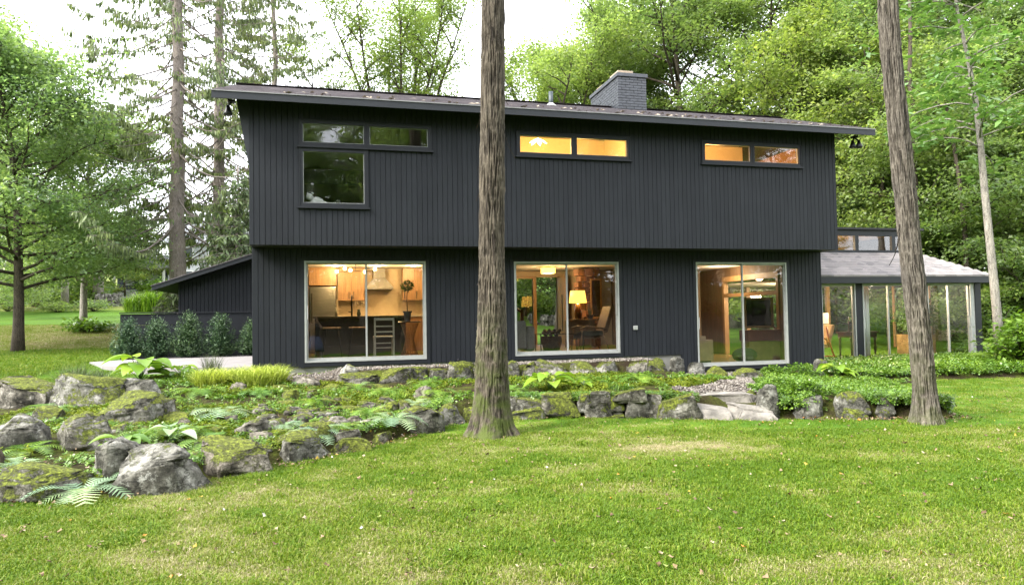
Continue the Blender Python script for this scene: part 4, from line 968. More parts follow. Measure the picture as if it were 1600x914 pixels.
for i, (n_, x, y, w_, h, moss, br, dep, lb) in enumerate(B):
    w_ *= 1.12; h *= .90; o = rock('boulder', x, y, w_, h+.03, Hs(x, y-.1)-.03, None, i+1, dep, moss+.08, br, lod=5 if w_ > .6 else 4, cuts=11, rg=1.15, squar=.7 if n_ in ('round', 'dome', 'ptl') else .36, flat=n_ in ('slab', 'layer', 'mslab', 'br', 'left4', 'mossblock', 'flatpale', 'rug'))
    meta(o, lb, 'boulder')
# stepped ledges of small flat stones
LE = [(0.23,-3.47,0.55,0.11),(0.56,-4.67,0.45,0.20),(0.44,-4.56,0.32,0.07),(0.69,-5.03,0.29,0.11),(1.52,-4.34,0.42,0.13),(1.78,-4.20,0.33,0.12),(1.64,-4.89,0.39,0.14),(1.13,-3.77,0.26,0.11),(0.97,-3.43,0.34,0.11),(0.86,-2.40,0.30,0.18),(1.40,-5.05,0.22,0.19),(2.34,-3.44,0.35,0.17),(2.52,-3.44,0.19,0.18),(2.92,-2.49,0.36,0.22),(1.65,-2.56,0.34,0.10),(2.05,-3.16,0.42,0.12),(-0.05,-1.34,0.31,0.15),(1.17,-2.04,0.23,0.14),(1.04,-0.81,0.51,0.17),(-0.17,-3.50,0.39,0.10),(0.13,-3.98,0.35,0.10),(1.95,-4.37,0.25,0.11),(0.67,-3.85,0.34,0.09),(2.29,-1.34,0.39,0.11),(1.50,-1.12,0.45,0.09),(0.61,-1.24,0.33,0.09),(2.27,-4.06,0.19,0.13),(-0.35,-4.09,0.24,0.11)]
rk = thing('rockery', 'rockery of small flat mossy stones stepping up the planted slope', 'rockery', (1.2, -3.2, -.5))
gr = np.random.RandomState(12)
for i, (x, y, w_, h) in enumerate(LE): rock('stone', x, y+.08, w_*1.05, h+.02, Hs(x, y)-.02, rk, 40+i, .75, gr.choice([.15, .3, .7, .85]), .1+.2*gr.rand(), True, 4 if w_ > .3 else 3)
for i in range(110):                                            # infill along the terrace edges
    x = gr.uniform(-2.0, 3.3); y = np.interp(x, FX, FY)+gr.uniform(.25, 3.2)
    if y > -.9 or y < -3.4-1.9*x-3.2: continue
    w_ = gr.uniform(.16, .42); rock('stone', x, y, w_, gr.uniform(.06, .13), Hs(x, y)-.02, rk, 90+i, .8, gr.uniform(.3, .95), .2*gr.rand(), True, 3)
# low upper wall of stones below the gravel
U = [(2.64,-0.42,0.59,-0.26,-0.10),(3.08,-0.42,0.33,-0.27,-0.10),(3.45,-0.42,0.44,-0.28,-0.15),(3.95,-0.42,0.54,-0.31,-0.02),(4.51,-0.42,0.60,-0.33,-0.06),(4.95,-0.42,0.28,-0.34,-0.04),(5.28,-0.42,0.38,-0.33,-0.07),(5.76,-0.42,0.65,-0.39,-0.03),(6.39,-0.42,0.54,-0.39,-0.10),(6.96,-0.42,0.53,-0.43,-0.13),(7.49,-0.42,0.45,-0.43,-0.14),(8.05,-0.30,0.50,-0.46,-0.10)]
uwl = thing('upper_stone_wall', 'low row of mossy wall stones holding the gravel strip below the house', 'stone wall', (5.3, -.42, -.4))
for i, (x, y, w_, z0, z1) in enumerate(U): rock('stone', x, y+.03, w_*1.26, z1-z0+.12, z0-.10, uwl, 150+i, .62, .45+.35*gr.rand(), .15*gr.rand(), squar=.26, cuts=6)
for i, (x, y, w_, z0, z1, lb) in enumerate([(8.75,0.10,0.46,-0.40,-0.09,'flat-topped stone at the corner of the exposed concrete footing'),(9.17,0.06,0.46,-0.46,-0.22,'low rounded stone against the sill of the right sliding door'),(9.27,-0.59,0.53,-0.52,-0.26,'bright moss-covered stone beside the gravel path'),(9.98,-0.71,0.92,-0.62,-0.32,'long mossy boulder below the right sliding door')]):
    meta(rock('boulder', x, y, w_, z1-z0+.04, z0-.04, None, 170+i, .65, (.2, .3, .85, .6)[i], 0, squar=.7), lb, 'boulder')
# dry stone retaining wall and steps
FLAG = simple('worn_pale_flagstone', (.235, .215, .185), .92, var=.5, scale=4, bmp=.9, dist=.02, world=True)
W = [(4.46,-3.42,0.77,-0.76,-0.54),(4.50,-3.44,0.42,-0.60,-0.42),(4.92,-3.59,0.51,-0.61,-0.35),(5.01,-3.62,0.41,-0.77,-0.57),(5.24,-3.70,0.20,-0.57,-0.37),(5.48,-3.79,0.60,-0.79,-0.65),(5.50,-3.79,0.43,-0.66,-0.50),(5.48,-3.79,0.30,-0.50,-0.33),(5.71,-3.87,0.23,-0.54,-0.41),(5.73,-3.88,0.16,-0.65,-0.54),(5.93,-3.95,0.47,-0.42,-0.28),(6.04,-3.99,0.51,-0.79,-0.41),(6.23,-4.06,0.23,-0.65,-0.38),(6.58,-4.18,0.66,-0.79,-0.35),(4.05,-3.34,0.4,-.78,-.52),(4.08,-3.32,0.4,-.56,-.38),(5.25,-3.66,.24,-.80,-.6),(5.75,-3.86,.22,-.82,-.66)]
rw_ = thing('retaining_wall', 'dry-laid mossy retaining wall between the middle trunk and the stone steps', 'stone wall', (5.4, -3.8, -.77))
for i, (x, y, w_, z0, z1) in enumerate(W): rock('stone', x, y+.15, w_*1.22, z1-z0+.045, z0-.035, rw_, 200+i, .7 if w_ > .3 else 1.1, .5+.4*gr.rand(), .15*gr.rand(), rot=-.35, squar=.24, cuts=6)
st = thing('stone_steps', 'two broad stone slab steps climbing from the lawn to the gravel path', 'steps', (7.4, -4.2, -.75))
rock('step_slab', 7.30, -3.80, 1.30, .22, -.63, st, 230, .42, .0, .15, True, 5, -.30, .10, rg=.45, cuts=2)
rock('step_slab', 7.02, -4.25, .58, .30, -.81, st, 231, .9, .1, .35, True, 4, -.32, .10, rg=.5, cuts=3)
rock('step_slab', 7.56, -4.40, .76, .28, -.81, st, 232, .75, .2, .25, True, 5, -.36, .10, rg=.5, cuts=3)
for c_ in st.children: c_.data.materials.clear(); c_.data.materials.append(FLAG)
rock('riser_stone', 7.95, -3.9, .26, .16, -.55, st, 233, .8, .6, .2, True, 3)
for i, (x, y, w_, z0, z1, mo, lb) in enumerate([(7.86,-4.5,0.36,-0.80,-0.24,.35,'tall leaning pointed stone on the right of the steps'),(8.42,-4.66,0.52,-0.82,-0.42,.15,'wide pale boulder half covered by trailing leaves right of the steps'),(9.00,-4.85,0.55,-0.60,-0.36,.6,'upper mossy stone under the ground cover left of the right trunk'),(8.99,-4.92,0.54,-0.80,-0.57,.75,'lower mossy stone at the foot of the right bed'),(9.44,-5.05,0.28,-0.61,-0.44,.25,'small grey stone resting on a mossy one beside the right trunk'),(9.43,-5.08,0.29,-0.80,-0.60,.7,'small mossy stone at the ground beside the right trunk'),(12.14,-0.20,0.38,-0.58,-0.22,.5,'mossy stone behind the bright hosta near the sunroom')]):
    meta(rock('boulder', x, y, w_, z1-z0+.03, z0-.03, None, 240+i, .8, mo, 0, squar=.6 if i else .9, lean=-.15 if i == 0 else 0, rot=-.4), lb, 'boulder')

# ------------------------------------------------------------------ scattering
def scatter(name, protos, P, rot, scl, idx, patchv=None):
    me = bpy.data.meshes.new(name); me.vertices.add(len(P)); me.vertices.foreach_set('co', np.asarray(P, np.float32).ravel())
    a = me.attributes.new('rot', 'FLOAT_VECTOR', 'POINT'); a.data.foreach_set('vector', np.asarray(rot, np.float32).ravel())
    a = me.attributes.new('sc', 'FLOAT', 'POINT'); a.data.foreach_set('value', np.asarray(scl, np.float32))
    a = me.attributes.new('k', 'INT', 'POINT'); a.data.foreach_set('value', np.asarray(idx, np.int32))
    a = me.attributes.new('patch', 'FLOAT', 'POINT'); a.data.foreach_set('value', np.asarray(np.zeros(len(P)) if patchv is None else patchv, np.float32))
    o = link(name, me); g = bpy.data.node_groups.new(name, 'GeometryNodeTree')
    g.interface.new_socket('Geometry', in_out='INPUT', socket_type='NodeSocketGeometry'); g.interface.new_socket('Geometry', in_out='OUTPUT', socket_type='NodeSocketGeometry')
    gi = g.nodes.new('NodeGroupInput'); go = g.nodes.new('NodeGroupOutput'); jn = g.nodes.new('GeometryNodeJoinGeometry')
    def attr(n_, ty):
        q = g.nodes.new('GeometryNodeInputNamedAttribute'); q.data_type = ty; q.inputs[0].default_value = n_; return q.outputs[0]
    ar, as_, ak = attr('rot', 'FLOAT_VECTOR'), attr('sc', 'FLOAT'), attr('k', 'INT')
    for i, pr in enumerate(protos):
        oi = g.nodes.new('GeometryNodeObjectInfo'); oi.inputs['Object'].default_value = pr
        ip = g.nodes.new('GeometryNodeInstanceOnPoints')
        cm = g.nodes.new('FunctionNodeCompare'); cm.data_type = 'INT'; cm.operation = 'EQUAL'; g.links.new(ak, cm.inputs[2]); cm.inputs[3].default_value = i
        g.links.new(cm.outputs[0], ip.inputs['Selection']); g.links.new(gi.outputs[0], ip.inputs['Points']); g.links.new(oi.outputs['Geometry'], ip.inputs['Instance'])
        g.links.new(ar, ip.inputs['Rotation']); g.links.new(as_, ip.inputs['Scale']); g.links.new(ip.outputs[0], jn.inputs[0])
    g.links.new(jn.outputs[0], go.inputs[0]); m = o.modifiers.new('scatter', 'NODES'); m.node_group = g
    return meta(o, kind='stuff')
def proto(name, me): return bpy.data.objects.new(name, me)
# grass
def grass_mat():
    m, t, b, o = new_mat('grass_blades')
    pa = N(t, 'Attribute', attribute_name='patch', attribute_type='INSTANCER'); tn = N(t, 'Attribute', attribute_name='tone')
    f = math_(t, 'ADD', math_(t, 'MULTIPLY', pa.outputs['Fac'], 1.15), math_(t, 'MULTIPLY', math_(t, 'SUBTRACT', tn.outputs['Fac'], .5), .75))
    c = ramp(t, f, [(.05, (.068, .136, .003)), (.35, (.138, .208, .006)), (.6, (.19, .215, .028)), (.8, (.29, .26, .125)), (1, (.38, .33, .20))])
    t.links.new(c, b.inputs['Base Color']); b.inputs['Roughness'].default_value = .55; b.inputs['Specular IOR Level'].default_value = .3
    tl = N(t, 'BsdfTranslucent'); t.links.new(c, tl.inputs[0]); mxs = N(t, 'MixShader'); mxs.inputs[0].default_value = .3
    t.links.new(b.outputs[0], mxs.inputs[1]); t.links.new(tl.outputs[0], mxs.inputs[2]); t.links.new(mxs.outputs[0], o.inputs[0]); return m
GRASSM = grass_mat()
def tuft(seed, n, rad, hmin, hmax, wd, lean=.5, mat=None, name='grass_tuft', bend=.35):
    g = np.random.RandomState(seed); r_ = rad*np.sqrt(g.rand(n)); a = g.rand(n)*6.283
    base = np.stack([r_*np.cos(a), r_*np.sin(a), -.004*np.ones(n)], -1); h = g.uniform(hmin, hmax, n)
    az = g.rand(n)*6.283; ln = g.rand(n)*lean
    d = np.stack([np.cos(az)*np.sin(ln), np.sin(az)*np.sin(ln), np.cos(ln)], -1); q = np.stack([-np.sin(az+g.normal(size=n)*.8), np.cos(az), 0*az], -1)*wd*.5
    mid = base+d*h[:, None]*.55; hz = d*1.0; hz[:, 2] *= (1-bend*2); tip = mid+hz*h[:, None]*.5; tip[:, :2] += np.stack([np.cos(az), np.sin(az)], -1)*h[:, None]*bend*.6
    Vv = np.stack([base-q, base+q, mid+q*.8, tip, mid-q*.8], 1).reshape(-1, 3); I = np.arange(n)*5
    F = np.stack([I, I+1, I+2, I+4], -1); F2 = np.stack([I+4, I+2, I+3, I+3], -1)
    me = bpy.data.meshes.new(name); me.from_pydata(Vv.tolist(), [], F.tolist()+F2[:, :3].tolist()); at = me.attributes.new('tone', 'FLOAT', 'POINT')
    at.data.foreach_set('value', np.repeat(g.rand(n), 5).astype(np.float32)); me.materials.append(mat or GRASSM); return proto(name, me)
tufts = [tuft(i, 50, .095, .012, .034, .0040, .95) for i in range(4)]+[tuft(9, 26, .08, .03, .060, .005, .7), tuft(10, 30, .09, .006, .018, .004, 1.3)]
g = np.random.RandomState(77)
P = []
for lo, hi, n_ in ((3.3, 6, 17000), (6, 9.5, 19000), (9.5, 18, 15000)):
    F_ = np.sqrt(g.uniform(lo**2, hi**2, n_)); px = g.uniform(-60, 1660, n_); x, y = bearing(px, F_); P.append(np.stack([x, y], -1))
P = np.concatenate(P); fr_ = np.interp(P[:, 0], FX, FY)
keep = (P[:, 1] < fr_-.02)
keep |= in_poly(P[:, 0], P[:, 1], [(-12, -.9), (-4.2, -.6), (-3.2, .5), (-2.2, 1.75), (-3.4, 3.1), (-4.2, 5.0), (-4.2, 8), (-12, 8)])
P = P[keep]; n_ = len(P); pv = patch(P[:, 0], P[:, 1]); pv = np.where(P[:, 1] > -.9, pv*.4+.05, pv)
pv = np.clip(pv+g.normal(size=n_)*.07, 0, 1)
idx = np.where(pv > .62, np.where(g.rand(n_) < .6, 5, g.randint(0, 4, n_)), np.where((g.rand(n_) < .10+.5*(fbm(np.column_stack([P*1.6, P[:, 0]*0]), 3, 61) > .22)) & (pv < .5), 4, g.randint(0, 4, n_)))
P3 = np.column_stack([P, H(P[:, 0], P[:, 1])+.002]); rot = np.column_stack([g.normal(size=n_)*.12, g.normal(size=n_)*.12, g.rand(n_)*6.28])
scatter('grass', tufts, P3, rot, (.8+.5*g.rand(n_))*np.where(pv < .35, 1.12, .92), idx, pv)
# fallen leaves and twigs on the lawn
LV = [(.10, .05, .02), (.26, .17, .09), (.40, .31, .20), (.50, .47, .40), (.45, .30, .03), (.55, .20, .02), (.20, .24, .05)]
protos = []
for i, c in enumerate(LV):
    m_ = simple('fallen_leaf_%s' % ['dark', 'brown', 'tan', 'pale', 'yellow', 'orange', 'green'][i], c, .7, var=.25, scale=30)
    mb = MB(); k = 9; pts = [(.5*math.cos(a)*(1 if j % 2 else .55), .32*math.sin(a)*(1 if j % 2 else .6), .10*math.cos(a*2)+.05) for j, a in enumerate([2*math.pi*q/k for q in range(k)])]
    mb.add([(0, 0, .04)]+pts, [(0, 1+j, 1+(j+1) % k) for j in range(k)]); protos.append(proto('fallen_leaf', mb.mesh('fallen_leaf', m_)))
n_ = 1500; F_ = np.sqrt(g.uniform(3.6**2, 12.5**2, n_)); x, y = bearing(g.uniform(0, 1600, n_), F_)
ok = y < np.interp(x, FX, FY)+.3
ex = np.column_stack([g.uniform(.8, 2.6, 160), np.zeros(160)]); ex[:, 1] = np.interp(ex[:, 0], FX, FY)+g.uniform(-.25, .3, 160)
ex2 = np.column_stack([g.uniform(8.2, 10.6, 260), np.zeros(260)]); ex2[:, 1] = np.interp(ex2[:, 0], FX, FY)+g.uniform(-.28, .1, 260)
ex3 = np.column_stack([g.uniform(-2.2, 3.6, 900), np.zeros(900)]); ex3[:, 1] = np.interp(ex3[:, 0], FX, FY)+g.uniform(-.3, 3.5, 900)
P = np.concatenate([np.column_stack([x, y])[ok], ex, ex2, ex3]); n_ = len(P)
scatter('fallen_leaves', protos, np.column_stack([P, H(P[:, 0], P[:, 1])+.03]), np.column_stack([g.normal(size=n_)*.4, g.normal(size=n_)*.4, g.rand(n_)*6.28]), g.uniform(.022, .065, n_), g.choice(7, n_, p=[.40, .30, .15, .02, .05, .02, .06]))
# second scatter: the farther lawn on the left
n_ = 16000; F_ = np.sqrt(g.uniform(13**2, 32**2, n_)); x, y = bearing(g.uniform(-60, 420, n_), F_); k = (x < -3.9) & (y > -.9) & ((y > 5.2) | (x < -4.3)) & ~((x > -4.4) & (y > 6.0)); x, y = x[k], y[k]; n_ = len(x)
scatter('far_grass', tufts, np.column_stack([x, y, H(x, y)]), np.column_stack([g.normal(size=n_)*.1, g.normal(size=n_)*.1, g.rand(n_)*6.28]), g.uniform(1.6, 2.6, n_), g.choice([0, 1, 2, 3, 4], n_), np.clip(far_mat_tone(x, y)+g.normal(size=n_)*.1, 0, 1))
# gravel
pb = []
for i in range(4):
    V0, F0 = ico(1); q = V0*np.array([1, .8, .6])*(1+.25*g.rand(len(V0))[:, None]); 
    pb.append(proto('pebble', np_mesh('pebble', q, F0, simple('pebble_%s' % 'abcd'[i], [(.15, .125, .10), (.215, .19, .16), (.085, .07, .06), (.29, .26, .225)][i], .8, var=.2, scale=8, world=True), None, True)))
n_ = 24000; x = g.uniform(.3, 11, n_); y = g.uniform(-4.6, .54, n_)
k = in_poly(x, y, grav_poly); x, y = x[k], y[k]; n_ = len(x)
scatter('gravel', pb, np.column_stack([x, y, H(x, y)+.012]), g.rand(n_, 3)*6.28, g.uniform(.011, .026, n_), g.randint(0, 4, n_))
# low ground cover
def rosette(seed, n, size, hgt, mat, el=.55, name='leaf_rosette', spread=.7):
    g_ = np.random.RandomState(seed); a = g_.rand(n)*6.283; r_ = size*spread*np.sqrt(g_.rand(n))
    C0 = np.stack([r_*np.cos(a), r_*np.sin(a), hgt*(.35+.65*g_.rand(n))], -1); d = np.stack([np.cos(a), np.sin(a), .2+0*a], -1)
    return proto(name, leaf_mesh(name, C0, size*.75, g_, mat, dirs=d, up=1.1, elong=el))
RG = [rosette(i, 13, .075, .10, GC_L) for i in range(3)]; RM = [rosette(10+i, 16, .035, .028, MOSS_L) for i in range(3)]; RS = [rosette(20+i, 12, .045, .05, GC_L) for i in range(3)]
def area(poly, n, dens=None, seed=0):
    g_ = np.random.RandomState(seed); px_ = [p[0] for p in poly]; py_ = [p[1] for p in poly]
    x = g_.uniform(min(px_), max(px_), n); y = g_.uniform(min(py_), max(py_), n); k = in_poly(x, y, poly)
    if dens is not None: k &= g_.rand(n) < dens(x, y)
    return x[k], y[k], g_
def cover(name, protos, poly, n, s0, s1, dens=None, seed=0, zoff=0.0, tilt=.3):
    x, y, g_ = area(poly, n, dens, seed); m_ = len(x)
    return scatter(name, protos, np.column_stack([x, y, H(x, y)+zoff+.06*np.clip(fbm(np.stack([x*2, y*2, x*0], -1), 3, seed), 0, 1)]), np.column_stack([g_.normal(size=m_)*tilt, g_.normal(size=m_)*tilt, g_.rand(m_)*6.28]), g_.uniform(s0, s1, m_), g_.randint(0, len(protos), m_))
nz = lambda s, f, th, w_=.15: (lambda x, y: np.clip((fbm(np.stack([x*f, y*f, x*0], -1), 3, s)-th)/w_, 0, 1))
bedL = [(-3.6, -1.2), (-2.6, -6.4), (-.1, -6.3), (.6, -5.6), (1.35, -5.1), (2.2, -4.4), (3.0, -3.3), (3.6, -3.1), (4.4, -3.2), (6.75, -4.0), (6.9, -3.1), (8.2, -2.3), (9.1, -1.65), (9.4, -.85), (8.5, -.5), (7.8, -.7), (2.2, -.6), (.6, -.2), (-1.2, 1.2), (-2.2, .9), (-3.5, -.2)]
cover('moss_carpet', RM, bedL, 38000, .8, 1.7, nz(1, .9, -.12), 1)
cover('low_ground_cover', RS, bedL, 15000, .7, 1.4, nz(2, 1.1, .0), 2)
cover('leafy_ground_cover', RG, [(-2.9, -.6), (-2.2, -3.8), (-1.6, -6.2), (-.2, -5.9), (.6, -5.2), (1.6, -4.4), (2.3, -3.9), (3.4, -2.6), (3.6, -1.0), (1.5, -1.2), (.6, -.7), (-.4, .2), (-2.0, .7)], 5200, .4, .8, nz(3, 1.3, .0), 3)
bedR = [(8.2, -4.6), (8.6, -4.75), (9.0, -4.7), (9.8, -4.95), (10.3, -5.35), (11.0, -4.7), (11.8, -3.3), (12.8, -1.7), (13.5, -1.25), (12.4, -.6), (13.2, 1.6), (12.9, .4), (12.4, -.4), (10.6, -.3), (10.3, -1.1), (9.2, -2.1), (8.6, -3.2)]
cover('trailing_ground_cover', RG, bedR, 12500, .5, .95, nz(4, 1.0, -.45), 4, .02)
cover('trailing_ground_cover', RG, [(7.95, -4.5), (8.05, -3.6), (8.7, -3.9), (8.75, -4.62), (8.3, -4.62)], 900, .5, .85, None, 14, .12)
cover('glossy_ground_cover', RG, [(12.6, -1.2), (14.5, -.75), (17, -1.05), (20.5, -1.5), (20.5, 1.75), (12.95, 1.75), (12.95, .3), (12.0, .2)], 13000, .75, 1.25, None, 5, .07)

def strip(name, x0, x1, d0, d1, n, zo, s0, s1, seed, pr=RG):
    g_ = np.random.RandomState(seed); x = g_.uniform(x0, x1, n); y = np.interp(x, FX, FY)+g_.uniform(d0, d1, n); k = g_.rand(n) < np.clip((fbm(np.stack([x*2.2, y*0, y*0], -1), 2, seed)+.35)/.3, 0, 1); x, y = x[k], y[k]; m_ = len(x)
    z = H(x, np.interp(x, FX, FY)+.45)+zo+g_.uniform(-.12, .06, m_)*np.clip(1-(y-np.interp(x, FX, FY))/.4, 0, 1)
    scatter(name, pr, np.column_stack([x, y, z]), np.column_stack([g_.normal(size=m_)*.4+.5, g_.normal(size=m_)*.4, g_.normal(size=m_)*.5]), g_.uniform(s0, s1, m_), g_.randint(0, len(pr), m_))
strip('spilling_ground_cover', 8.0, 10.5, .05, .45, 1500, .02, .5, .85, 21)
strip('spilling_moss_and_leaves', 3.7, 6.9, .12, .5, 1500, .01, .5, .9, 22, RS)
strip('spilling_leaves', -1.4, 3.3, .25, .8, 1300, .02, .45, .8, 23)
# ------------------------------------------------------------------ individual plants
def fern(x, y, size, label, mat=FERN_L, seed=0, n=11, z=None):
    g_ = np.random.RandomState(seed+300); me_parts = []
    t = thing('fern', label, 'fern', (x, y, Hs(x, y) if z is None else z), 'ferns in the rock garden')
    for k in range(n):
        a = k*2*math.pi/n+g_.uniform(-.25, .25); L = size*g_.uniform(.75, 1.1); lift = g_.uniform(.75, 1.2); C0 = []; D = []
        for j in range(2, 16):
            s = j/15; r_ = L*s; zz = L*(lift*s-.95*s*s)*.9
            c = np.array([r_*math.cos(a), r_*math.sin(a), zz+.01]); tan = np.array([-math.sin(a), math.cos(a), 0]); pl = L*.30*math.sin(math.pi*min(1, .18+.82*(1-s)))
            fw = np.array([math.cos(a), math.sin(a), lift-1.9*s]); w_ = L*.042
            for sd in (-1, 1):
                e = c+tan*sd*pl+fw*pl*.35; C0 += [c-fw*w_*.5, c+fw*w_*.5, e+fw*w_*.1, e-fw*w_*.1]
        V_ = np.array(C0); F = np.arange(len(V_)).reshape(-1, 4)
        link('frond', np_mesh('frond', V_, F, mat, np.repeat(g_.rand(len(F))*.4+.3*g_.rand()+.15, 4)), t)
    return t
FE = [(-.72,-6.62,.34,'silvery fern growing in front of the corner slab',SILV_L),(-.35,-6.28,.22,'small fern squeezed between the corner slab and the pale boulders',SILV_L),(-1.72,-5.05,.30,'bright yellow-green fern between the rocks at the left edge',GC_L),
(.05,-3.55,.36,'silvery-green fern in the middle of the left rockery',SILV_L),(1.30,-4.85,.30,'silvery fern behind the grey boulder with dark moss',SILV_L),(1.62,-4.55,.24,'small green fern beside the flat stone stack',FERN_L),(2.28,-4.15,.34,'large silvery fern left of the big pale boulder by the trunk',SILV_L),
(2.75,-3.1,.30,'fern behind the large pale boulder near the trunk',SILV_L),(3.1,-2.3,.34,'arching green fern left of the middle trunk',FERN_L),(-1.05,-2.45,.36,'yellow-green fern above the domed boulder',GC_L),(-.15,-4.75,.30,'bright fern right of the domed boulder',GC_L),(-.7,-4.55,.26,'small fern in the shade of the domed boulder',FERN_L),
(6.85,-2.2,.34,'green fern above the retaining wall left of the steps',FERN_L),(1.9,-1.3,.30,'dark green fern below the flat greenish stone',FERN_L),(.35,-1.8,.28,'fern among the leafy ground cover under the golden grass',FERN_L),(2.35,-1.8,.30,'fern in the slope between trunk and kitchen door',FERN_L),
(17.4,.7,.75,'large bronze-green fern by the right corner of the sunroom',FERN_L),(-1.75,-.2,.3,'fern beside the flat-topped pale boulder',FERN_L),(-3.75,.15,.30,'pale fern at the left edge above the layered rock',SILV_L),(7.05,-1.6,.26,'small fern beside the gravel path above the steps',FERN_L),
(-2.35,-2.6,.32,'green fern between the small low rock and the layered ledge',FERN_L),(-1.45,-3.6,.3,'green fern above the rugged grey and mossy boulder',FERN_L),(-1.55,-5.75,.26,'feathery fern over the left end of the corner slab',SILV_L),(.15,-5.3,.3,'broad green fern just behind the palest boulder',FERN_L),
(.9,-4.3,.26,'small silvery fern among the flat stones',SILV_L),(2.0,-3.6,.28,'green fern above the fan of flat stones',FERN_L),(1.2,-2.7,.28,'fern in the middle of the left slope',GC_L),(-.6,-1.5,.34,'leafy fern below the golden grass on its left',FERN_L),
(4.35,-2.6,.3,'fern immediately right of the middle trunk',FERN_L),(5.9,-1.9,.26,'fern between the two stone walls',GC_L),(3.1,-1.2,.28,'fern below the upper stone row left of the middle trunk',FERN_L),(10.6,-3.6,.34,'fern at the far edge of the right bed beside the leaning trunk',GC_L)]
for i, (x, y, s, lb, mt) in enumerate(FE): fern(x, y, s*1.25 if s < .7 else s, lb, mt, i, 13)
def hosta(x, y, size, label, n=11, seed=0, mat=HOSTA_L, fold=.1):
    g_ = np.random.RandomState(seed+500); t = thing('hosta', label, 'hosta', (x, y, Hs(x, y)))
    for k in range(n):
        a = k*2.4+g_.uniform(-.3, .3); L = size*g_.uniform(.75, 1.15); el = g_.uniform(.5, 1.25); ca, sa = math.cos(a), math.sin(a); S = size*g_.uniform(.45, .85)
        b0 = np.array([ca*S*math.cos(el)*.6, sa*S*math.cos(el)*.6, S*math.sin(el)]); d = np.array([ca, sa, .35-.2*g_.rand()]); q = np.array([-sa, ca, 0])
        st = MB().tube([(0, 0, 0), tuple(b0*.55+np.array([0, 0, .02])), tuple(b0)], [.008, .006, .005], 5)
        V_, F_ = [], []
        for i in range(7):
            s = i/6; w_ = L*.30*math.sin(math.pi*(.08+.90*s)**.8) if i < 6 else 0; c = b0+d*L*s*.85+np.array([0, 0, -.42*L*s*s])
            V_ += [c+q*w_+np.array([0, 0, w_*fold*3]), c, c-q*w_+np.array([0, 0, w_*fold*3])]
        for i in range(6): F_ += [(3*i, 3*i+1, 3*i+4, 3*i+3), (3*i+1, 3*i+2, 3*i+5, 3*i+4)]
        lf = link('leaf', np_mesh('leaf', np.array(V_), np.array(F_), mat, np.full(21, g_.uniform(.3, .9)), True), t)
        o = link('stalk', st.mesh('stalk', mat), lf)
    return t
hosta(-1.95, .55, .62, 'large bright hosta with broad upright leaves before the paving', 15, 1)
hosta(-2.35, -.45, .3, 'low lime hosta on top of the rounded lichen boulder', 8, 2); hosta(-1.3, .7, .34, 'small green leafy hosta right of the largest hosta', 8, 3, GC_L)
hosta(4.98, -2.72, .42, 'bright yellow-green hosta behind the retaining wall, right of the trunk', 10, 4); hosta(11.79, -1.1, .42, 'lime hosta with long pointed leaves near the right door', 12, 5)
hosta(-.28, -5.05, .34, 'blue-green hosta with round leaves behind the largest pale boulder', 7, 6, SILV_L); hosta(-.75, -5.3, .30, 'small green hosta above the rough grey boulder', 6, 7, GC_L); hosta(5.6, -2.6, .2, 'small dark green hosta above the retaining wall', 7, 8, GC_L)
def tuft_plant(name, label, cat, x, y, n, rad, h0, h1, wd, lean, mat, bend, seed, z=None):
    p = tuft(seed, n, rad, h0, h1, wd, lean, mat, name, bend); o = link(name, p.data, None, (x, y, (Hs(x, y) if z is None else z))); return meta(o, label, cat)
tuft_plant('forest_grass', 'wide mound of golden arching grass near the house corner', 'ornamental grass', .25, -.55, 1500, .42, .32, .52, .014, 1.0, FGR_L, .30, 41)
tuft_plant('forest_grass', 'left half of the golden grass mound, next to the paving', 'ornamental grass', -.55, -.30, 1000, .34, .28, .44, .014, 1.0, FGR_L, .30, 42)
tuft_plant('lavender', 'grey-green lavender clump above the layered ledge rock', 'lavender', -3.0, .35, 420, .22, .25, .55, .008, .75, LAV_L, .15, 43)
tuft_plant('lavender', 'second grey-green clump left of the rounded boulder', 'lavender', -2.6, .2, 300, .2, .22, .45, .008, .75, LAV_L, .15, 49)
tuft_plant('lavender', 'thin grey-green clump standing before the paving near the yews', 'lavender', -.75, .75, 200, .16, .25, .5, .007, .6, LAV_L, .1, 44)
tuft_plant('lily_clump', 'strappy green clump right of the large hosta', 'plant', -1.0, .25, 160, .2, .2, .38, .014, .8, GC_L, .35, 45)
tuft_plant('lily_clump', 'strappy dark green clump left of the middle trunk', 'plant', 2.5, -2.4, 140, .14, .15, .28, .012, 1.0, FERN_L, .4, 46)
tuft_plant('grass_clump', 'loose green grass clump above the retaining wall', 'plant', 6.1, -2.9, 150, .2, .08, .2, .009, .8, GC_L, .3, 47)
for i, (x, y, r_, lb, mt) in enumerate([(11.39, -.45, .38, 'rounded bright green mound at the right door corner', GC_L), (10.9, -.2, .25, 'smaller green mound left of the bright rounded one', GC_L)]):
    t = thing('mounded_shrub', lb, 'shrub', (x, y, Hs(x, y))); leafball('foliage', (x, y, Hs(x, y)+.08), r_, 1500, .055, mt, t, 60+i, (1, .9, .6), .55, 1.0)
    MB().tube([(x, y, Hs(x, y)-.03), (x, y, Hs(x, y)+.1)], .02).build('stem', BARKD, t)
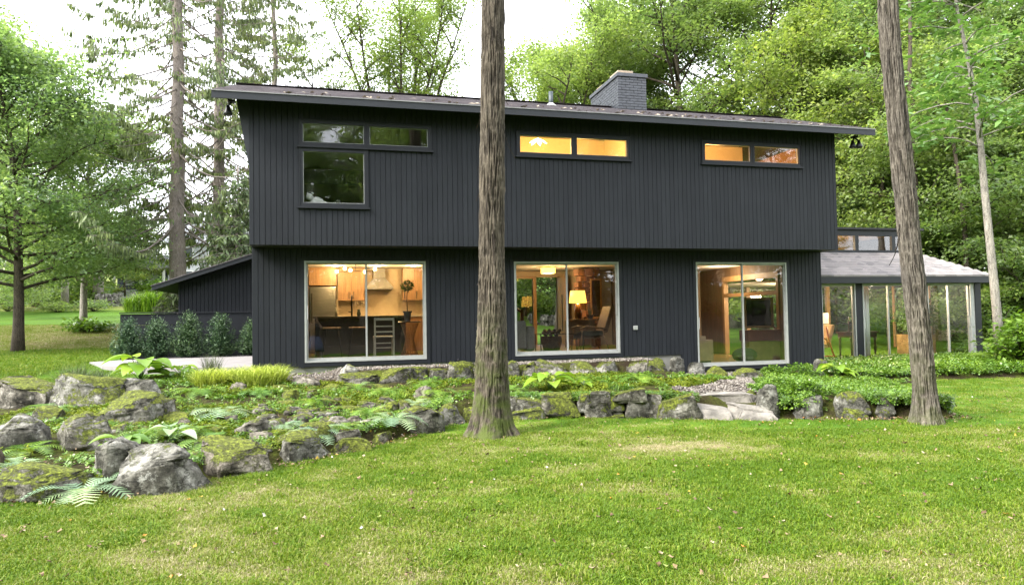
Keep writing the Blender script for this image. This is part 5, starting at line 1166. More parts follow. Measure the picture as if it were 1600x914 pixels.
# yews
def yew(x, label, w_, h, seed):
    g_ = np.random.RandomState(seed); y = 5.9; z = -.09; t = thing('yew_shrub', label, 'yew shrub', (x, y, z), 'yew shrubs in front of the low fence')
    C0 = []; D = []
    for i in range(420):
        s = g_.rand()**1.2; rr_ = w_/2*(1-s)**.62*(.72+.28*min(1, s/.22))*(.92+.2*g_.rand()); a = g_.rand()*6.283
        p1 = np.array([rr_*math.cos(a), rr_*math.sin(a)*.9, .06+s*h*.88]); up_ = np.array([math.cos(a)*.45, math.sin(a)*.45, 1.0])*g_.uniform(.06, .15)*(1.3 if s > .5 else 1)
        p0 = p1*np.array([.25, .25, .75]); 
        for j in range(34):
            u = j/33; c = p0*(1-u)+p1*u if u < .75 else p1+up_*(u-.75)/.25; C0.append(c+g_.normal(size=3)*.010); D.append(up_/np.linalg.norm(up_)+g_.normal(size=3)*.7+np.array([math.cos(a), math.sin(a), .3])*.5)
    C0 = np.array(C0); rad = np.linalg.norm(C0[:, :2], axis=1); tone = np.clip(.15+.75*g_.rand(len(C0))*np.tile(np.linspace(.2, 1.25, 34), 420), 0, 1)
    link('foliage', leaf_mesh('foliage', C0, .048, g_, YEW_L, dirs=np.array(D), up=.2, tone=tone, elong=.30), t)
    MB().tube([(x, y, z-.05), (x, y, z+h*.6)], [.025, .01]).build('stem', BARKD, t)
for x, lb, w_, h, s in ((-3.51, 'leftmost dark yew shrub beside the fence end', .84, 1.0, 1), (-2.86, 'second yew shrub from the left behind the big hosta', .82, .98, 2), (-2.10, 'middle yew shrub, the tallest and widest of the row', .92, 1.12, 3), (-1.33, 'fourth yew shrub from the fence end', .84, 1.08, 4), (-.52, 'yew shrub half hidden by the house corner', .85, .92, 5)): yew(x, lb, w_, h, s)
# ------------------------------------------------------------------ the two big trunks in front
def big_trunk(name, label, pts, radii, flare, seed, mat):
    """pts: centre line from the ground up"""
    t = thing('tree', label, 'tree', tuple(pts[0])); z0 = pts[0][2]
    na, nz_ = 256, 560; zz = np.concatenate([np.linspace(-.15, 2.4, 260), np.linspace(2.4, pts[-1][2]-z0, nz_-259)[1:]]); nz_ = len(zz)
    zs = [p[2]-z0 for p in pts]; cx1 = np.interp(zz, zs, [p[0]-pts[0][0] for p in pts]); cy1 = np.interp(zz, zs, [p[1]-pts[0][1] for p in pts]); rr1 = np.interp(zz, zs, radii)
    A, Z = np.meshgrid(np.linspace(0, 2*np.pi, na, endpoint=False), zz); ca, sa = np.cos(A), np.sin(A)
    Rr = rr1[:, None]*np.ones_like(A)
    lobes = 1+.35*np.cos(A*5+seed)+.25*np.cos(A*3+seed*2)
    Rr += flare*np.exp(-np.clip(Z+.02, 0, None)/.16)*lobes.clip(.2, 2)+flare*.35*np.exp(-np.clip(Z, 0, None)/.6)
    Pn = np.stack([ca*4.2, sa*4.2, Z*.8+seed], -1); r1 = 1-np.abs(fbm(Pn, 3, seed))*2
    wv = .6*vn(np.stack([ca*2, sa*2, Z*4], -1), seed+7); Pf = np.stack([ca*9.5+wv, sa*9.5+wv, Z*6.5], -1); r2 = 1-2.4*np.abs(vn(Pf, seed+3))-.5*np.abs(vn(Pf*2.1, seed+6)); Pg = np.stack([ca*22, sa*22, Z*4], -1); r3 = vn(Pg, seed+4)
    pl = np.clip(fbm(np.stack([ca*3.2, sa*3.2, Z*1.1], -1), 2, seed+8)-.12, 0, 1)*(Z > .8)   # lifted plates
    Rr += .008*r1+.009*r2+.004*r3+.03*pl
    X = cx1[:, None]+Rr*ca; Y = cy1[:, None]+Rr*sa
    Vt = np.stack([X, Y, Z], -1).reshape(-1, 3); I = np.arange(nz_*na).reshape(nz_, na); J = np.roll(I, -1, 1)
    F = np.stack([I[:-1], J[:-1], J[1:], I[1:]], -1).reshape(-1, 4)
    link('trunk', np_mesh('trunk', Vt, F, mat, np.clip(.55+.22*r2+.15*r3, 0, 1).ravel(), True), t)
    g_ = np.random.RandomState(seed); 
    for k in range(34):                                        # curling bark strips
        z = g_.uniform(1.2, 9); a = g_.uniform(0, 6.28); L = g_.uniform(.12, .5); w_ = g_.uniform(.012, .035); r_ = np.interp(z, zs, radii)+.012
        c = np.array([np.interp(z, zs, [p[0]-pts[0][0] for p in pts]), np.interp(z, zs, [p[1]-pts[0][1] for p in pts])])
        V_ = []
        for j in range(6):
            s = j/5; off = r_+.0+.09*s**2.2*L/.3; ww = w_*(1-.6*s)/2; V_ += [(c[0]+off*math.cos(a)-ww*math.sin(a), c[1]+off*math.sin(a)+ww*math.cos(a), z-L*s), (c[0]+off*math.cos(a)+ww*math.sin(a), c[1]+off*math.sin(a)-ww*math.cos(a), z-L*s)]
        mb = MB().add(V_, [(2*j, 2*j+1, 2*j+3, 2*j+2) for j in range(5)]); me = mb.mesh('bark_strip', mat); o = link('bark_strip', me, t); s_ = o.modifiers.new('s', 'SOLIDIFY'); s_.thickness = .006
    return t
T1 = big_trunk('a', 'tall straight shaggy-barked trunk rising before the middle of the house', [(3.55, -4.6, -.76), (3.57, -4.6, -.07), (3.6, -4.6, 1.66), (3.63, -4.6, 3.4), (3.67, -4.6, 5.2), (3.7, -4.5, 14)], [.222, .203, .160, .152, .143, .11], .14, 3, BARK)
T2 = big_trunk('b', 'leaning grey shaggy-barked trunk standing before the sunroom', [(9.56, -5.7, -.76), (9.53, -5.7, -.21), (9.48, -5.7, .51), (9.41, -5.7, 1.23), (9.34, -5.7, 2.22), (9.25, -5.7, 3.4), (9.19, -5.7, 4.31), (9.15, -5.7, 5.22), (8.9, -5.6, 14)], [.14, .128, .129, .132, .126, .122, .118, .113, .09], .07, 6, bark_mat('weathered_grey_bark', (.024, .020, .016), (.122, .108, .092), .35, 9, True))

# ------------------------------------------------------------------ leafy trees
def grow(seed, h, base, spread, trunk_r, n_leaf, leaf, prof='round', n_limb=22, limb_up=.5, mat_l=MAPLE_L, mat_b=BARKD, top=1.0, fork=0, lean=(0, 0), clump=.55, flat=.45, sub_=6, droop=.25):
    """returns (wood mesh, leaf mesh) with the foot at the origin"""
    g = np.random.RandomState(seed); wood = MB(); tips = []
    def path(p, d, L, n, wob, up):
        P = [np.array(p, float)]; d = np.array(d, float)
        for i in range(n):
            d = d+g.normal(size=3)*wob; d[2] += up; d /= np.linalg.norm(d); P.append(P[-1]+d*L/n)
        return P
    stems = []
    if fork:
        b = path((0, 0, -.2), (lean[0], lean[1], 1), base, 4, .03, .03); wood.tube(b, [trunk_r*1.25, trunk_r, trunk_r*.95, trunk_r*.92, trunk_r*.9], 9)
        for k in range(fork):
            a = k*6.283/fork+g.uniform(-.4, .4); s = path(b[-1], (math.cos(a)*(q_ := g.uniform(.12, .62)), math.sin(a)*q_, 1), (h-base)*g.uniform(.88, 1)*(1-.25*q_), 7, .06, .02)
            wood.tube(s, list(np.linspace(trunk_r*.6, trunk_r*.08, 8)), 7); stems.append(s)
    else:
        s = path((0, 0, -.2), (lean[0], lean[1], 1), h*.96, 10, .035, .05); wood.tube(s, [trunk_r*1.35]+list(np.linspace(trunk_r, trunk_r*.1, 10)), 9); stems.append(s)
    for i in range(n_limb):
        s = stems[i % len(stems)]; u = ((i//len(stems))+g.rand())/(n_limb/len(stems)); lo = base/h if not fork else .12
        t_ = lo+(1-lo)*u*.97; k = t_*(len(s)-1); j = int(min(k, len(s)-2)); p = s[j]*(1-(k-j))+s[j+1]*(k-j)
        if prof == 'round': L = spread*math.sin(math.pi*min(1, .18+.80*u))**.7
        elif prof == 'cone': L = spread*(1-u)**.8
        elif prof == 'top': L = spread*(.45+.55*u)*math.sqrt(max(.06, 1-u**3))
        else: L = spread*(.75+.25*math.sin(math.pi*u))*(1.15-.7*u**3)
        L *= g.uniform(.7, 1.12); a = i*2.39996+g.uniform(-.4, .4)
        P = path(p, (math.cos(a), math.sin(a), limb_up*(.6+.9*u)), max(L, .3), 6, .13, .02-.07*droop)
        r0 = trunk_r*.33*(1-.6*u)*(L/spread)**.5+.012
        wood.tube(P, list(np.linspace(r0, .008, 7)), 6)
        for q in range(sub_):
            kk = g.uniform(1.6, 5.9); jj = int(min(kk, 5)); pp = P[jj]*(1-(kk-jj))+P[jj+1]*(kk-jj); dd = P[jj+1]-P[jj]; dd /= np.linalg.norm(dd)
            sd = np.cross(dd, (0, 0, 1))*g.choice([-1, 1]); Q = path(pp, dd*.6+sd*g.uniform(.5, 1.1)+np.array([0, 0, g.uniform(-.1, .4)]), L*g.uniform(.22, .42), 3, .15, -.01)
            wood.tube(Q, [r0*.32+.004, r0*.22+.004, .006, .004], 4); tips += [(Q[1], .7), (Q[2], .9), (Q[3], 1.0)]
        tips += [(P[4], .8), (P[5], 1), (P[6], 1)]
    T_ = np.array([t_[0] for t_ in tips]); n = len(T_); rad = clump*(.6+.8*g.rand(n)); ct = g.rand(n)
    ii = g.randint(0, n, n_leaf); off = g.normal(size=(n_leaf, 3)); off /= np.linalg.norm(off, axis=1)[:, None]; off *= (g.rand(n_leaf, 1)**.5)*rad[ii][:, None]; off[:, 2] *= flat
    C0 = T_[ii]+off; C0 = C0[C0[:, 2] > .35]; ii = ii[:len(C0)]
    tone = np.clip(.12+.45*g.rand(len(C0))+.42*ct[ii], 0, 1)
    me_l = leaf_mesh('crown', C0, leaf, g, mat_l, up=.55, tone=tone, elong=.62, droop=droop)
    return wood.mesh('trunk', mat_b, smooth=True), me_l
def tree(label, meshes, x, y, rz=0, s=1, z=None, group=None, name='tree', tint=None, cat='tree'):
    t = thing(name, label, cat, (x, y, (Hs(x, y) if z is None else z)-.05), group); t.rotation_euler = (0, 0, rz); t.scale = (s,)*3 if not hasattr(s, '__len__') else s
    link('trunk', meshes[0], t); c = link('crown', meshes[1], t); return t
def remat(meshes, ml, mb=None):
    out = []
    for m_, q in zip(meshes, (mb, ml)):
        if q is None: out.append(m_)
        else: c = m_.copy(); c.materials.clear(); c.materials.append(q); out.append(c)
    return tuple(out)
HERO = grow(5, 10.3, 2.3, 4.4, .17, 84000, .115, 'round', 56, .55, OAK_L, BARKD, clump=.8, flat=.75, sub_=7)
tree('leafy green oak with a dark knotted trunk on the lawn at the left', HERO, -8.5, 12.6, 0.6)
YOUNG = grow(6, 6.5, 2.6, 2.8, .13, 34000, .11, 'round', 26, .5, MAPLE_L, BARKL, clump=.5)
HB = remat(HERO, MAPLE_L, BARKL)
tree('second green tree with a pale trunk rising from a small leafy bush', HB, -8.6, 19.2, 2.0, (.85, .85, .9))
BA = grow(11, 19, 5.0, 5.2, .24, 46000, .15, 'tall', 40, .5, MAPLE_L, BARKD, clump=.95, flat=.42)
BB = grow(12, 17, 2.5, 5.0, .20, 54000, .14, 'tall', 42, .35, OAK_L, BARKL, clump=.9, flat=.38)
BC = grow(13, 10, .8, 4.2, .11, 44000, .125, 'tall', 34, .3, YEL_L, BARKD, clump=.8, flat=.35)
BD = grow(14, 7, .3, 3.6, .09, 36000, .12, 'tall', 30, .3, DARK_L, BARKD, clump=.75, flat=.4)
BE = grow(15, 21, 6.0, 5.8, .26, 42000, .155, 'round', 40, .55, YEL_L, BARKL, clump=1.0, flat=.4)
VASE = grow(16, 21.5, 7.0, 3.2, .20, 80000, .125, 'top', 150, .9, YEL_L, BARKD, fork=10, clump=1.1, flat=.7, sub_=4)
VASE2 = grow(17, 16, 6.0, 3.2, .20, 80000, .13, 'top', 130, .8, MAPLE_L, BARKD, fork=8, clump=1.0, flat=.65, sub_=4)
BA_m, BE_g, BC_g, BB_y = BA, remat(BE, MAPLE_L), remat(BC, MAPLE_L), remat(BB, YEL_L)
BD_g, BC_d, BA_y, BA_o = remat(BD, MAPLE_L), remat(BC, DARK_L), remat(BA, YEL_L), remat(BA, OAK_L)
def tp(label, m_, px, F, rz, s=1, **k):
    x, y = bearing(px, F); return tree(label, m_, x, y, rz, s, **k)
# seen over the roof
tp('airy rounded tree with forked bare limbs above the roof left of the tall trunk', VASE, 622, 38, .3, (1.0, 1.0, 1.0))
tp('low yellow-green treetop just above the roof between the spruces and the airy tree', BC, 525, 42, 1.1, (1, 1, 1.35))
tp('green treetop showing right beside the middle trunk', BB, 742, 52, 1.1, (.55, .55, .92))
tp('rounded green tree above the roof behind the vent pipe', VASE2, 872, 34, 1.3, (1.0, 1.0, .96))
tp('broad green tree rising behind the chimney', VASE2, 985, 37, 2.1, (1.15, 1.15, 1.2))
tp('tall green tree reaching the top of the picture right of the chimney', BA, 1075, 34, .5, 1.08)
tp('pale-trunked tall tree above the right part of the roof', BE_g, 1148, 38, 1.9, 1.0)
tp('yellowing tree with dark twin trunks above the right end of the roof', BA_y, 1192, 33, 2.9, .98)
tp('yellow-green lower tree just above the right roof corner', BC, 1275, 29, .8, (1.2, 1.2, 1.35))
tp('tall thin-leaved tree behind the right roof corner', BE_g, 1300, 42, 2.4, 1.0)
tp('tall tree with pale branches left of the leaning trunk', VASE2, 1350, 34, 3.0, 1.1)
tp('dark-trunked tree right behind the leaning trunk', BA_o, 1448, 30, .2, 1.0)
tp('yellow-green tree beyond the sunroom roof', BC_g, 1395, 27, 1.7, (1.05, 1.05, 1.2))
tp('dark green tree behind the sunroom clerestory', BB, 1340, 31, 4.1, .85)
tp('tall yellowing tree between the two right-hand trunks', BA_y, 1500, 36, 5.0, 1.1)
tp('broad green tree at the right picture edge', BB, 1592, 27, 3.3, 1.0)
tp('tall green tree behind the slender trunk', BE_g, 1560, 34, 1.2, 1.05)
tp('low dark understorey tree beside the sunroom', BD_g, 1490, 26, .4, (1.05, 1.05, 1.1)); tp('low dark understorey tree behind the slender trunk', BD, 1555, 24.5, 2.2, (1.0, 1.0, .95))
tp('low dark understorey tree at the right edge', BD_g, 1625, 23, 4.2, 1.0); tp('dark bushy tree behind the sunroom roof', BD_g, 1410, 30, 5.2, (1.2, 1.2, 1.3))
tp('green bushy tree deep behind the sunroom', BD_g, 1330, 34, 3.2, (1.3, 1.3, 1.3)); tp('green bushy tree behind the sunroom glass', BC_d, 1250, 30, 1.2, .8)
tp('mid-height yellow-green tree right of the leaning trunk', BC_g, 1510, 28.5, 2.6, (1.0, 1.0, 1.15)); tp('mid-height green tree above the sunroom eave', BC_g, 1450, 26, 3.9, (.9, .9, 1.1))
tp('mid-height green tree at the right picture edge', BC_g, 1600, 26, 5.9, (1, 1, 1.25)); tp('far tall tree at the right picture edge', BA_m, 1640, 33, 5.9, 1.1)
for i, (px, F, m_, s) in enumerate([(820, 48, BD_g, 1.2), (905, 46, BD, 1.3), (980, 50, BC_d, 1.1), (1060, 44, BD_g, 1.4), (1140, 46, BD, 1.4)]):
    tp(['bushy tree seen through the hall windows, the left one', 'dark bushy tree seen through the open hall door', 'dark leafy tree behind the house chimney, low down', 'low green tree behind the low room of the house', 'low dark tree behind the right end of the house'][i], m_, px, F, i*1.3, s)
# slender curved tree with big drooping sprays on the right
def slender():
    g = np.random.RandomState(99); x, y = bearing(1560, 18.6); t = thing('tree', 'slender curving tree with big pale drooping leaf sprays beside the sunroom', 'tree', (x, y, Hs(x, y)-.05))
    pxs = [(1562, 556), (1556, 480), (1549, 400), (1540, 300), (1534, 220), (1527, 150), (1515, 80), (1500, 10), (1492, -60)]; pts = []
    for a, b in pxs:
        d_ = (a-800)/FOC; X, Y = bearing(a-(b-480)*.028, 18.6); pts.append((X-x, Y-y, CAM[2]+18.6*((485-b)/FOC)-Hs(x, y)))
    pts[0] = (pts[0][0], pts[0][1], -.1); rad = [.14, .11, .10, .09, .08, .065, .05, .04, .025]
    w_ = MB().tube(pts, rad, 10); C0 = []; D = []; tn = []
    for k in range(30):
        u = g.uniform(.42, 1)*(len(pts)-1); j = int(min(u, len(pts)-2)); p = np.array(pts[j])*(1-u+j)+np.array(pts[j+1])*(u-j); a = g.uniform(0, 6.28); L = g.uniform(1.0, 2.6)
        P = [p]; d = np.array([math.cos(a), math.sin(a), .6])
        for i in range(5): d = d+g.normal(size=3)*.12-np.array([0, 0, .16]); d /= np.linalg.norm(d); P.append(P[-1]+d*L/5)
        w_.tube(P, [.03, .024, .018, .012, .008, .005], 5)
        for q in range(10):
            pp = P[g.randint(2, 6)]+g.normal(size=3)*np.array([.35, .35, .12]); fan = g.uniform(0, 6.28)
            for m_ in range(9):
                an = fan+m_*.7; dd = np.array([math.cos(an), math.sin(an), -.45]); C0.append(pp+dd*.03+g.normal(size=3)*.05); D.append(dd); tn.append(.45+.5*g.rand())
    link('trunk', w_.mesh('trunk', BARKL, smooth=True), t)
    link('crown', leaf_mesh('crown', np.array(C0), .24, g, remat_l, dirs=np.array(D)*2, up=1.2, tone=np.array(tn), elong=.42, droop=.5), t)
remat_l = leaf_mat('pale_hickory_leaves', (.05, .10, .03), (.10, .19, .055), (.19, .30, .10), rough=.4, spec=.5, rnd=.1)
slender()
# thin dark trunk left of it, and shrubs to the right of the sunroom
for px, F, lb, rr_, h_ in ((1517, 22.5, 'thin dark trunk between the leaning trunk and the slender tree', .10, 9), (1436, 24, 'dark trunk showing right above the sunroom hip roof', .14, 12), (1386, 26, 'thin grey trunk behind the left side of the leaning trunk', .09, 13)):
    x, y = bearing(px, F); g = np.random.RandomState(int(px)); t = thing('tree', lb, 'tree', (x, y, Hs(x, y)-.05)); P = [np.array([0, 0, 0.])]
    for i in range(8): P.append(P[-1]+np.array([g.normal()*.10, g.normal()*.1, h_/8]))
    mb = MB().tube(P, list(np.linspace(rr_, rr_*.35, 9)), 9); tips = []
    for k in range(12):
        q = P[g.randint(3, 9)]; a = g.rand()*6.28; e = [q+np.array([math.cos(a)*s, math.sin(a)*s, s*.5+.1*g.normal()]) for s in (0, .5, 1.1, 1.8)]; mb.tube(e, [.03, .02, .014, .006], 5); tips += e[1:]
    link('trunk', mb.mesh('trunk', BARKD, smooth=True), t); T_ = np.array(tips); ii = g.randint(0, len(T_), 2600); link('crown', leaf_mesh('crown', T_[ii]+g.normal(size=(2600, 3))*np.array([.35, .35, .16]), .15, g, OAK_L, up=.6), t)
def bush(label, x, y, r_, h, n, leaf, mat, seed, cat='shrub', name='shrub'):
    g = np.random.RandomState(seed); z = Hs(x, y); t = thing(name, label, cat, (x, y, z)); w_ = MB(); tips = []
    for k in range(26):
        a = g.rand()*6.28; el = g.uniform(.5, 1.4); L = g.uniform(.6, 1); e = np.array([math.cos(a)*math.cos(el)*r_*1.3*L, math.sin(a)*math.cos(el)*r_*1.3*L, math.sin(el)*h*L]); w_.tube([(0, 0, -.05), tuple(e*.5+np.array([0, 0, .05*h])), tuple(e)], [.018, .012, .004], 5); tips += [e*.6, e*.8, e]
    T_ = np.array(tips); ii = g.randint(0, len(T_), n); link('stems', w_.mesh('stems', BARKD, smooth=True), t)
    link('foliage', leaf_mesh('foliage', T_[ii]+g.normal(size=(n, 3))*np.array([r_, r_, h*.7])*.17, leaf, g, mat, up=.9, elong=.55), t); return t
bush('leafy bright green shrub at the right edge beside the slender trunk', 17.9, -.35, .95, 1.35, 3600, .12, GC_L, 1); bush('lower leafy shrub in front of the slender tree', 18.9, 0.5, .8, 1.0, 2400, .12, MAPLE_L, 2)
bush('dark shrub at the right end of the sunroom', 20.0, 2.4, 1.0, 1.5, 2600, .12, DARK_L, 3)
# left background
tp('tall yellow-green tree in the top left corner', BA_y, -40, 34, .3, (.75, .75, .95)); 
for i, (px, F, m_, s, lb) in enumerate([(30, 52, BC, .8, 'yellow-green tree behind the lawn at the far left'), (120, 62, BC, .95, 'yellow-green tree beyond the lawn behind the young tree'), (195, 64, BC, .8, 'yellow-green tree left of the neighbouring house'), (-30, 46, BD_g, 1.1, 'green bushy tree at the left picture edge beyond the lawn'), (75, 70, BD, 1.3, 'dark bushy tree behind the far stone wall'), (-10, 40, BB, .62, 'green tree with pale trunk behind the oak at the left edge')]):
    tp(lb, m_, px, F, i*1.1, s)
for i, (px, F, r_, lb, br) in enumerate([(100, 54, .22, 'thin pale trunk at the far edge of the lawn, the left one', BARKL), (152, 58, .35, 'stout pale trunk by the far stone wall', BARKL), (57, 55, .3, 'grey-green trunk at the far edge behind the oak', BARKD)]):
    x, y = bearing(px, F); t = thing('tree', lb, 'tree', (x, y, Hs(x, y)-.1)); link('trunk', MB().tube([(0, 0, 0), (.1, 0, 3), (.2, .1, 7)], [r_*1.3, r_, r_*.7], 10).mesh('trunk', br, smooth=True), t); link('crown', YOUNG[1], t, (0, 0, 1.0))
for i, (px, F, r_, h, lb) in enumerate([(138, 28, .95, .55, 'small leafy bush around the foot of the young tree'), (90, 49, 1.6, .9, 'low green bush at the far lawn edge, the left one'), (148, 50, 1.6, .9, 'low green bush at the far lawn edge near the young trunk'), (12, 50, 1.5, 1.2, 'low dark bush at the left end of the far lawn')]):
    x, y = bearing(px, F); bush(lb, x, y, r_, h, 1200, .16, [GC_L, MAPLE_L, MAPLE_L, DARK_L][i], 30+i)
# wooded undergrowth along the far edge of the lawn
g = np.random.RandomState(5); n = 26000; px_ = g.uniform(-120, 175, n); F_ = g.uniform(57, 66, n); x, y = bearing(px_, F_)
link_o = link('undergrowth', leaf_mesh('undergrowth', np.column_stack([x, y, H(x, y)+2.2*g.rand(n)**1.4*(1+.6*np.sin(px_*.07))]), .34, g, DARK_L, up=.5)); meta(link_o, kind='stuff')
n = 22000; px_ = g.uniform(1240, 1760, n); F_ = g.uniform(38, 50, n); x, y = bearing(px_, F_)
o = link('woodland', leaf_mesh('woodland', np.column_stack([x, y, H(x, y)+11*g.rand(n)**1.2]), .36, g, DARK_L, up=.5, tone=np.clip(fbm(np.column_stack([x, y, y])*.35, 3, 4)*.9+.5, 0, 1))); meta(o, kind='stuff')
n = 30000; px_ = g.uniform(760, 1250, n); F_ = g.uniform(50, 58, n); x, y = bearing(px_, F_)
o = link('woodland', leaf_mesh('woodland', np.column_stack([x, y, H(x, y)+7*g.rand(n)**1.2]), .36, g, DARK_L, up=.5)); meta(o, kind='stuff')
# far stone wall and ornamental grass
x0, y0 = bearing(150, 55); x1, y1 = bearing(208, 57); t = thing('stone_wall', 'far pale fieldstone wall at the end of the lawn before the neighbouring house', 'stone wall', (x0, y0, Hs(x0, y0)))
for i in range(26):
    u = g.rand(); x, y = x0+(x1-x0)*u, y0+(y1-y0)*u; rock('stone', x, y+g.uniform(-.2, .2), g.uniform(.5, .9), .5, Hs(x, y)+g.choice([0, .35, .65])-.1, t, 400+i, .7, .1, 0, lod=3)
x0, y0 = bearing(40, 62); x1, y1 = bearing(150, 60); t = thing('stone_wall', 'dark far stone wall under the trees behind the lawn', 'stone wall', (x0, y0, Hs(x0, y0)))
for i in range(30):
    u = i/29; x, y = x0+(x1-x0)*u, y0+(y1-y0)*u; rock('stone', x, y, g.uniform(.6, 1.0), g.uniform(.5, .9), Hs(x, y)-.1, t, 440+i, .7, .6, .3, lod=3)
x0, y0 = bearing(828, 43); x1, y1 = bearing(925, 41); t = thing('stone_wall', 'fieldstone wall on the back lawn seen through the hall entrance', 'stone wall', (x0, y0, Hs(x0, y0)))
for i in range(34):
    u = g.rand(); x, y = x0+(x1-x0)*u, y0+(y1-y0)*u; rock('stone', x, y, g.uniform(.3, .6), .32, Hs(x, y)+g.choice([0, .2, .4])-.05, t, 480+i, .8, .15, 0, lod=3)
for i, (px, F, s) in enumerate([(222, 50, .9), (240, 50, 1.15), (262, 51, 1.05)]):
    x, y = bearing(px, F); tuft_plant('reed_grass', ['tall bright ornamental grass right of the far stone wall', 'middle clump of tall ornamental grass by the far stone wall', 'clump of tall ornamental grass nearest the wing roof'][i], 'ornamental grass', x, y, 1100, 1.1, 1.1*s, 1.7*s, .05, .5, GC_L, .25, 70+i)
# ------------------------------------------------------------------ spruces
def spruce_tree(label, px, F, r_, h, lo, spread, seed, n_br, density, lean=0.0, young=False):
    g = np.random.RandomState(seed); x, y = bearing(px, F); t = thing('spruce', label, 'spruce tree', (x, y, Hs(x, y)-.1)); w_ = MB()
    zc = np.linspace(0, h, 14); P = [np.array([lean*z+.05*g.normal(), .04*g.normal(), z]) for z in zc]; w_.tube(P, [r_*1.15]+list(np.linspace(r_, r_*.25, 13)), 14); C0 = []; D = []; tn = []
    for k in range(n_br):
        z = lo+(h-lo)*((k+g.rand())/n_br)**.95; a = k*2.39996+g.uniform(-.5, .5); L = spread*(1-.75*z/h)*g.uniform(.6, 1.15) if not young else spread*(1-z/h*.95)*g.uniform(.85, 1.1)
        p = np.array([np.interp(z, zc, [q[0] for q in P]), np.interp(z, zc, [q[1] for q in P]), z]); ca, sa = math.cos(a), math.sin(a); pts = []
        for j in range(9): s = j/8; pts.append(p+np.array([ca*L*s, sa*L*s, L*(-.30*s-.12*math.sin(3.1*s)+.22*s*s)+.02*g.normal()]))
        w_.tube(pts, list(np.linspace(.010+.005*L, .005, 9)), 5)
        if g.rand() > density: continue
        for q in range(int(10*L) if not young else int(14*L)):
            s = g.uniform(.22, 1) if not young else g.uniform(.1, 1); j = min(int(s*8), 7); c = pts[j]+(pts[j+1]-pts[j])*(s*8-j); sd = g.choice([-1, 1]); tw = g.uniform(.25, .8)*(1.1-s*.6)
            e = c+np.array([-sa*sd*tw+ca*tw*.5, ca*sd*tw+sa*tw*.5, -.15*tw]); w_.tube([c, e], [.006, .003], 3)
            m_ = 7
            for i in range(m_):
                u = g.rand(); b = c+(e-c)*u; hang = g.uniform(.08, .30) if not young else .12
                C0.append(b); D.append(np.array([ca*.15+g.normal()*.12, sa*.15+g.normal()*.12, -1.0])*hang); tn.append(g.rand())
    C0 = np.array(C0); D = np.array(D); n = len(C0); L = np.linalg.norm(D, axis=1)[:, None]; q = g.normal(size=(n, 3)); q[:, 2] = 0; q /= np.linalg.norm(q, axis=1)[:, None]; wd = .022+.016*g.rand(n, 1)
    if young: wd = wd*1.3; D = D+g.normal(size=(n, 3))*.10
    Vv = np.stack([C0-q*wd*.3, C0+D*.45-q*wd, C0+D, C0+D*.45+q*wd], 1).reshape(-1, 3)
    link('trunk', w_.mesh('trunk', BARKS, smooth=True), t); link('crown', np_mesh('crown', Vv, np.arange(4*n).reshape(n, 4), SPR_L, np.repeat(tn, 4)), t); return t
spruce_tree('tall sparse spruce with a thick bare trunk, the left one of the pair', 276, 27, .31, 22, 4.2, 8.0, 21, 170, .62)
spruce_tree('tall sparse spruce with a leaning trunk just left of the roof end', 338, 30, .28, 24, 3.5, 7.2, 22, 170, .62, .012)
spruce_tree('thin spruce behind the left end of the house roof', 430, 36, .22, 22, 6, 6.4, 24, 120, .55)
spruce_tree('young full green spruce beside the house above the wing roof', 372, 24, .12, 6.4, .6, 2.4, 23, 110, 1.0, 0, True)
spruce_tree('small drooping spruce by the end of the wing', 268, 25, .07, 2.4, .3, 1.2, 25, 70, 1.0, 0, True)
# ------------------------------------------------------------------ neighbouring house
x, y = bearing(262, 68); z = 3.9; nh = thing('neighbour_house', 'distant pale grey two-storey house with a dark porch behind the spruces', 'house', (x, y, z))
GW = simple('pale_grey_clapboard', (.42, .44, .46), .8, var=.08); DB = simple('dark_blue_porch', (.03, .045, .07), .6); RS = simple('blue_grey_roof', (.20, .21, .23), .9)
def nb(name, mat, a, b, c, d, e, f_, par=None): return MB().box(x+a, x+b, y+c, y+d, z+e, z+f_).build(name, mat, par or nh)
nb('wall', GW, 0, 8.5, 0, 7, -2, 4.6); nb('wing_wall', DB, -4.6, -.01, .6, 6, -2, 2.1)
MB().prism([(x-5.4, z+2.1), (x+.0, z+2.1), (x+.0, z+3.4), (x-3.6, z+2.9)], y-1.2, y+6.5, 'y').build('porch_roof', RS, nh)
MB().prism([(y-.6, z+4.6), (y+7.6, z+4.6), (y+3.5, z+7.2)], x-.4, x+9, 'x').build('roof', RS, nh)
for a in (-4.6, -2.3, -.3): nb('porch_post', WHITE, a, a+.2, -.9, -.7, -1, 2.1)
nb('porch_deck', GW, -4.8, -.05, -1.0, .58, -1.2, .1)
for a, c in ((-4.0, .3), (-1.9, .2)): nb('window', simple('pale_pane', (.35, .38, .36), .3), a, a+.9, .55, .59, .6, 1.8)  # porch panes in one plain pale colour
for a in (1.0, 3.6, 6.2):
    for e in (.6, 2.9): f_ = nb('window', WHITE, a, a+1.3, -.06, -.005, e, e+1.4); nb('pane', simple('dark_pane', (.05, .06, .07), .1), a+.1, a+1.2, -.09, -.061, e+.1, e+1.3, f_)
bush('rounded pale shrub beside the porch of the neighbouring house', x-.4, y-4.5, 1.7, 2.2, 1500, .25, GC_L, 77)
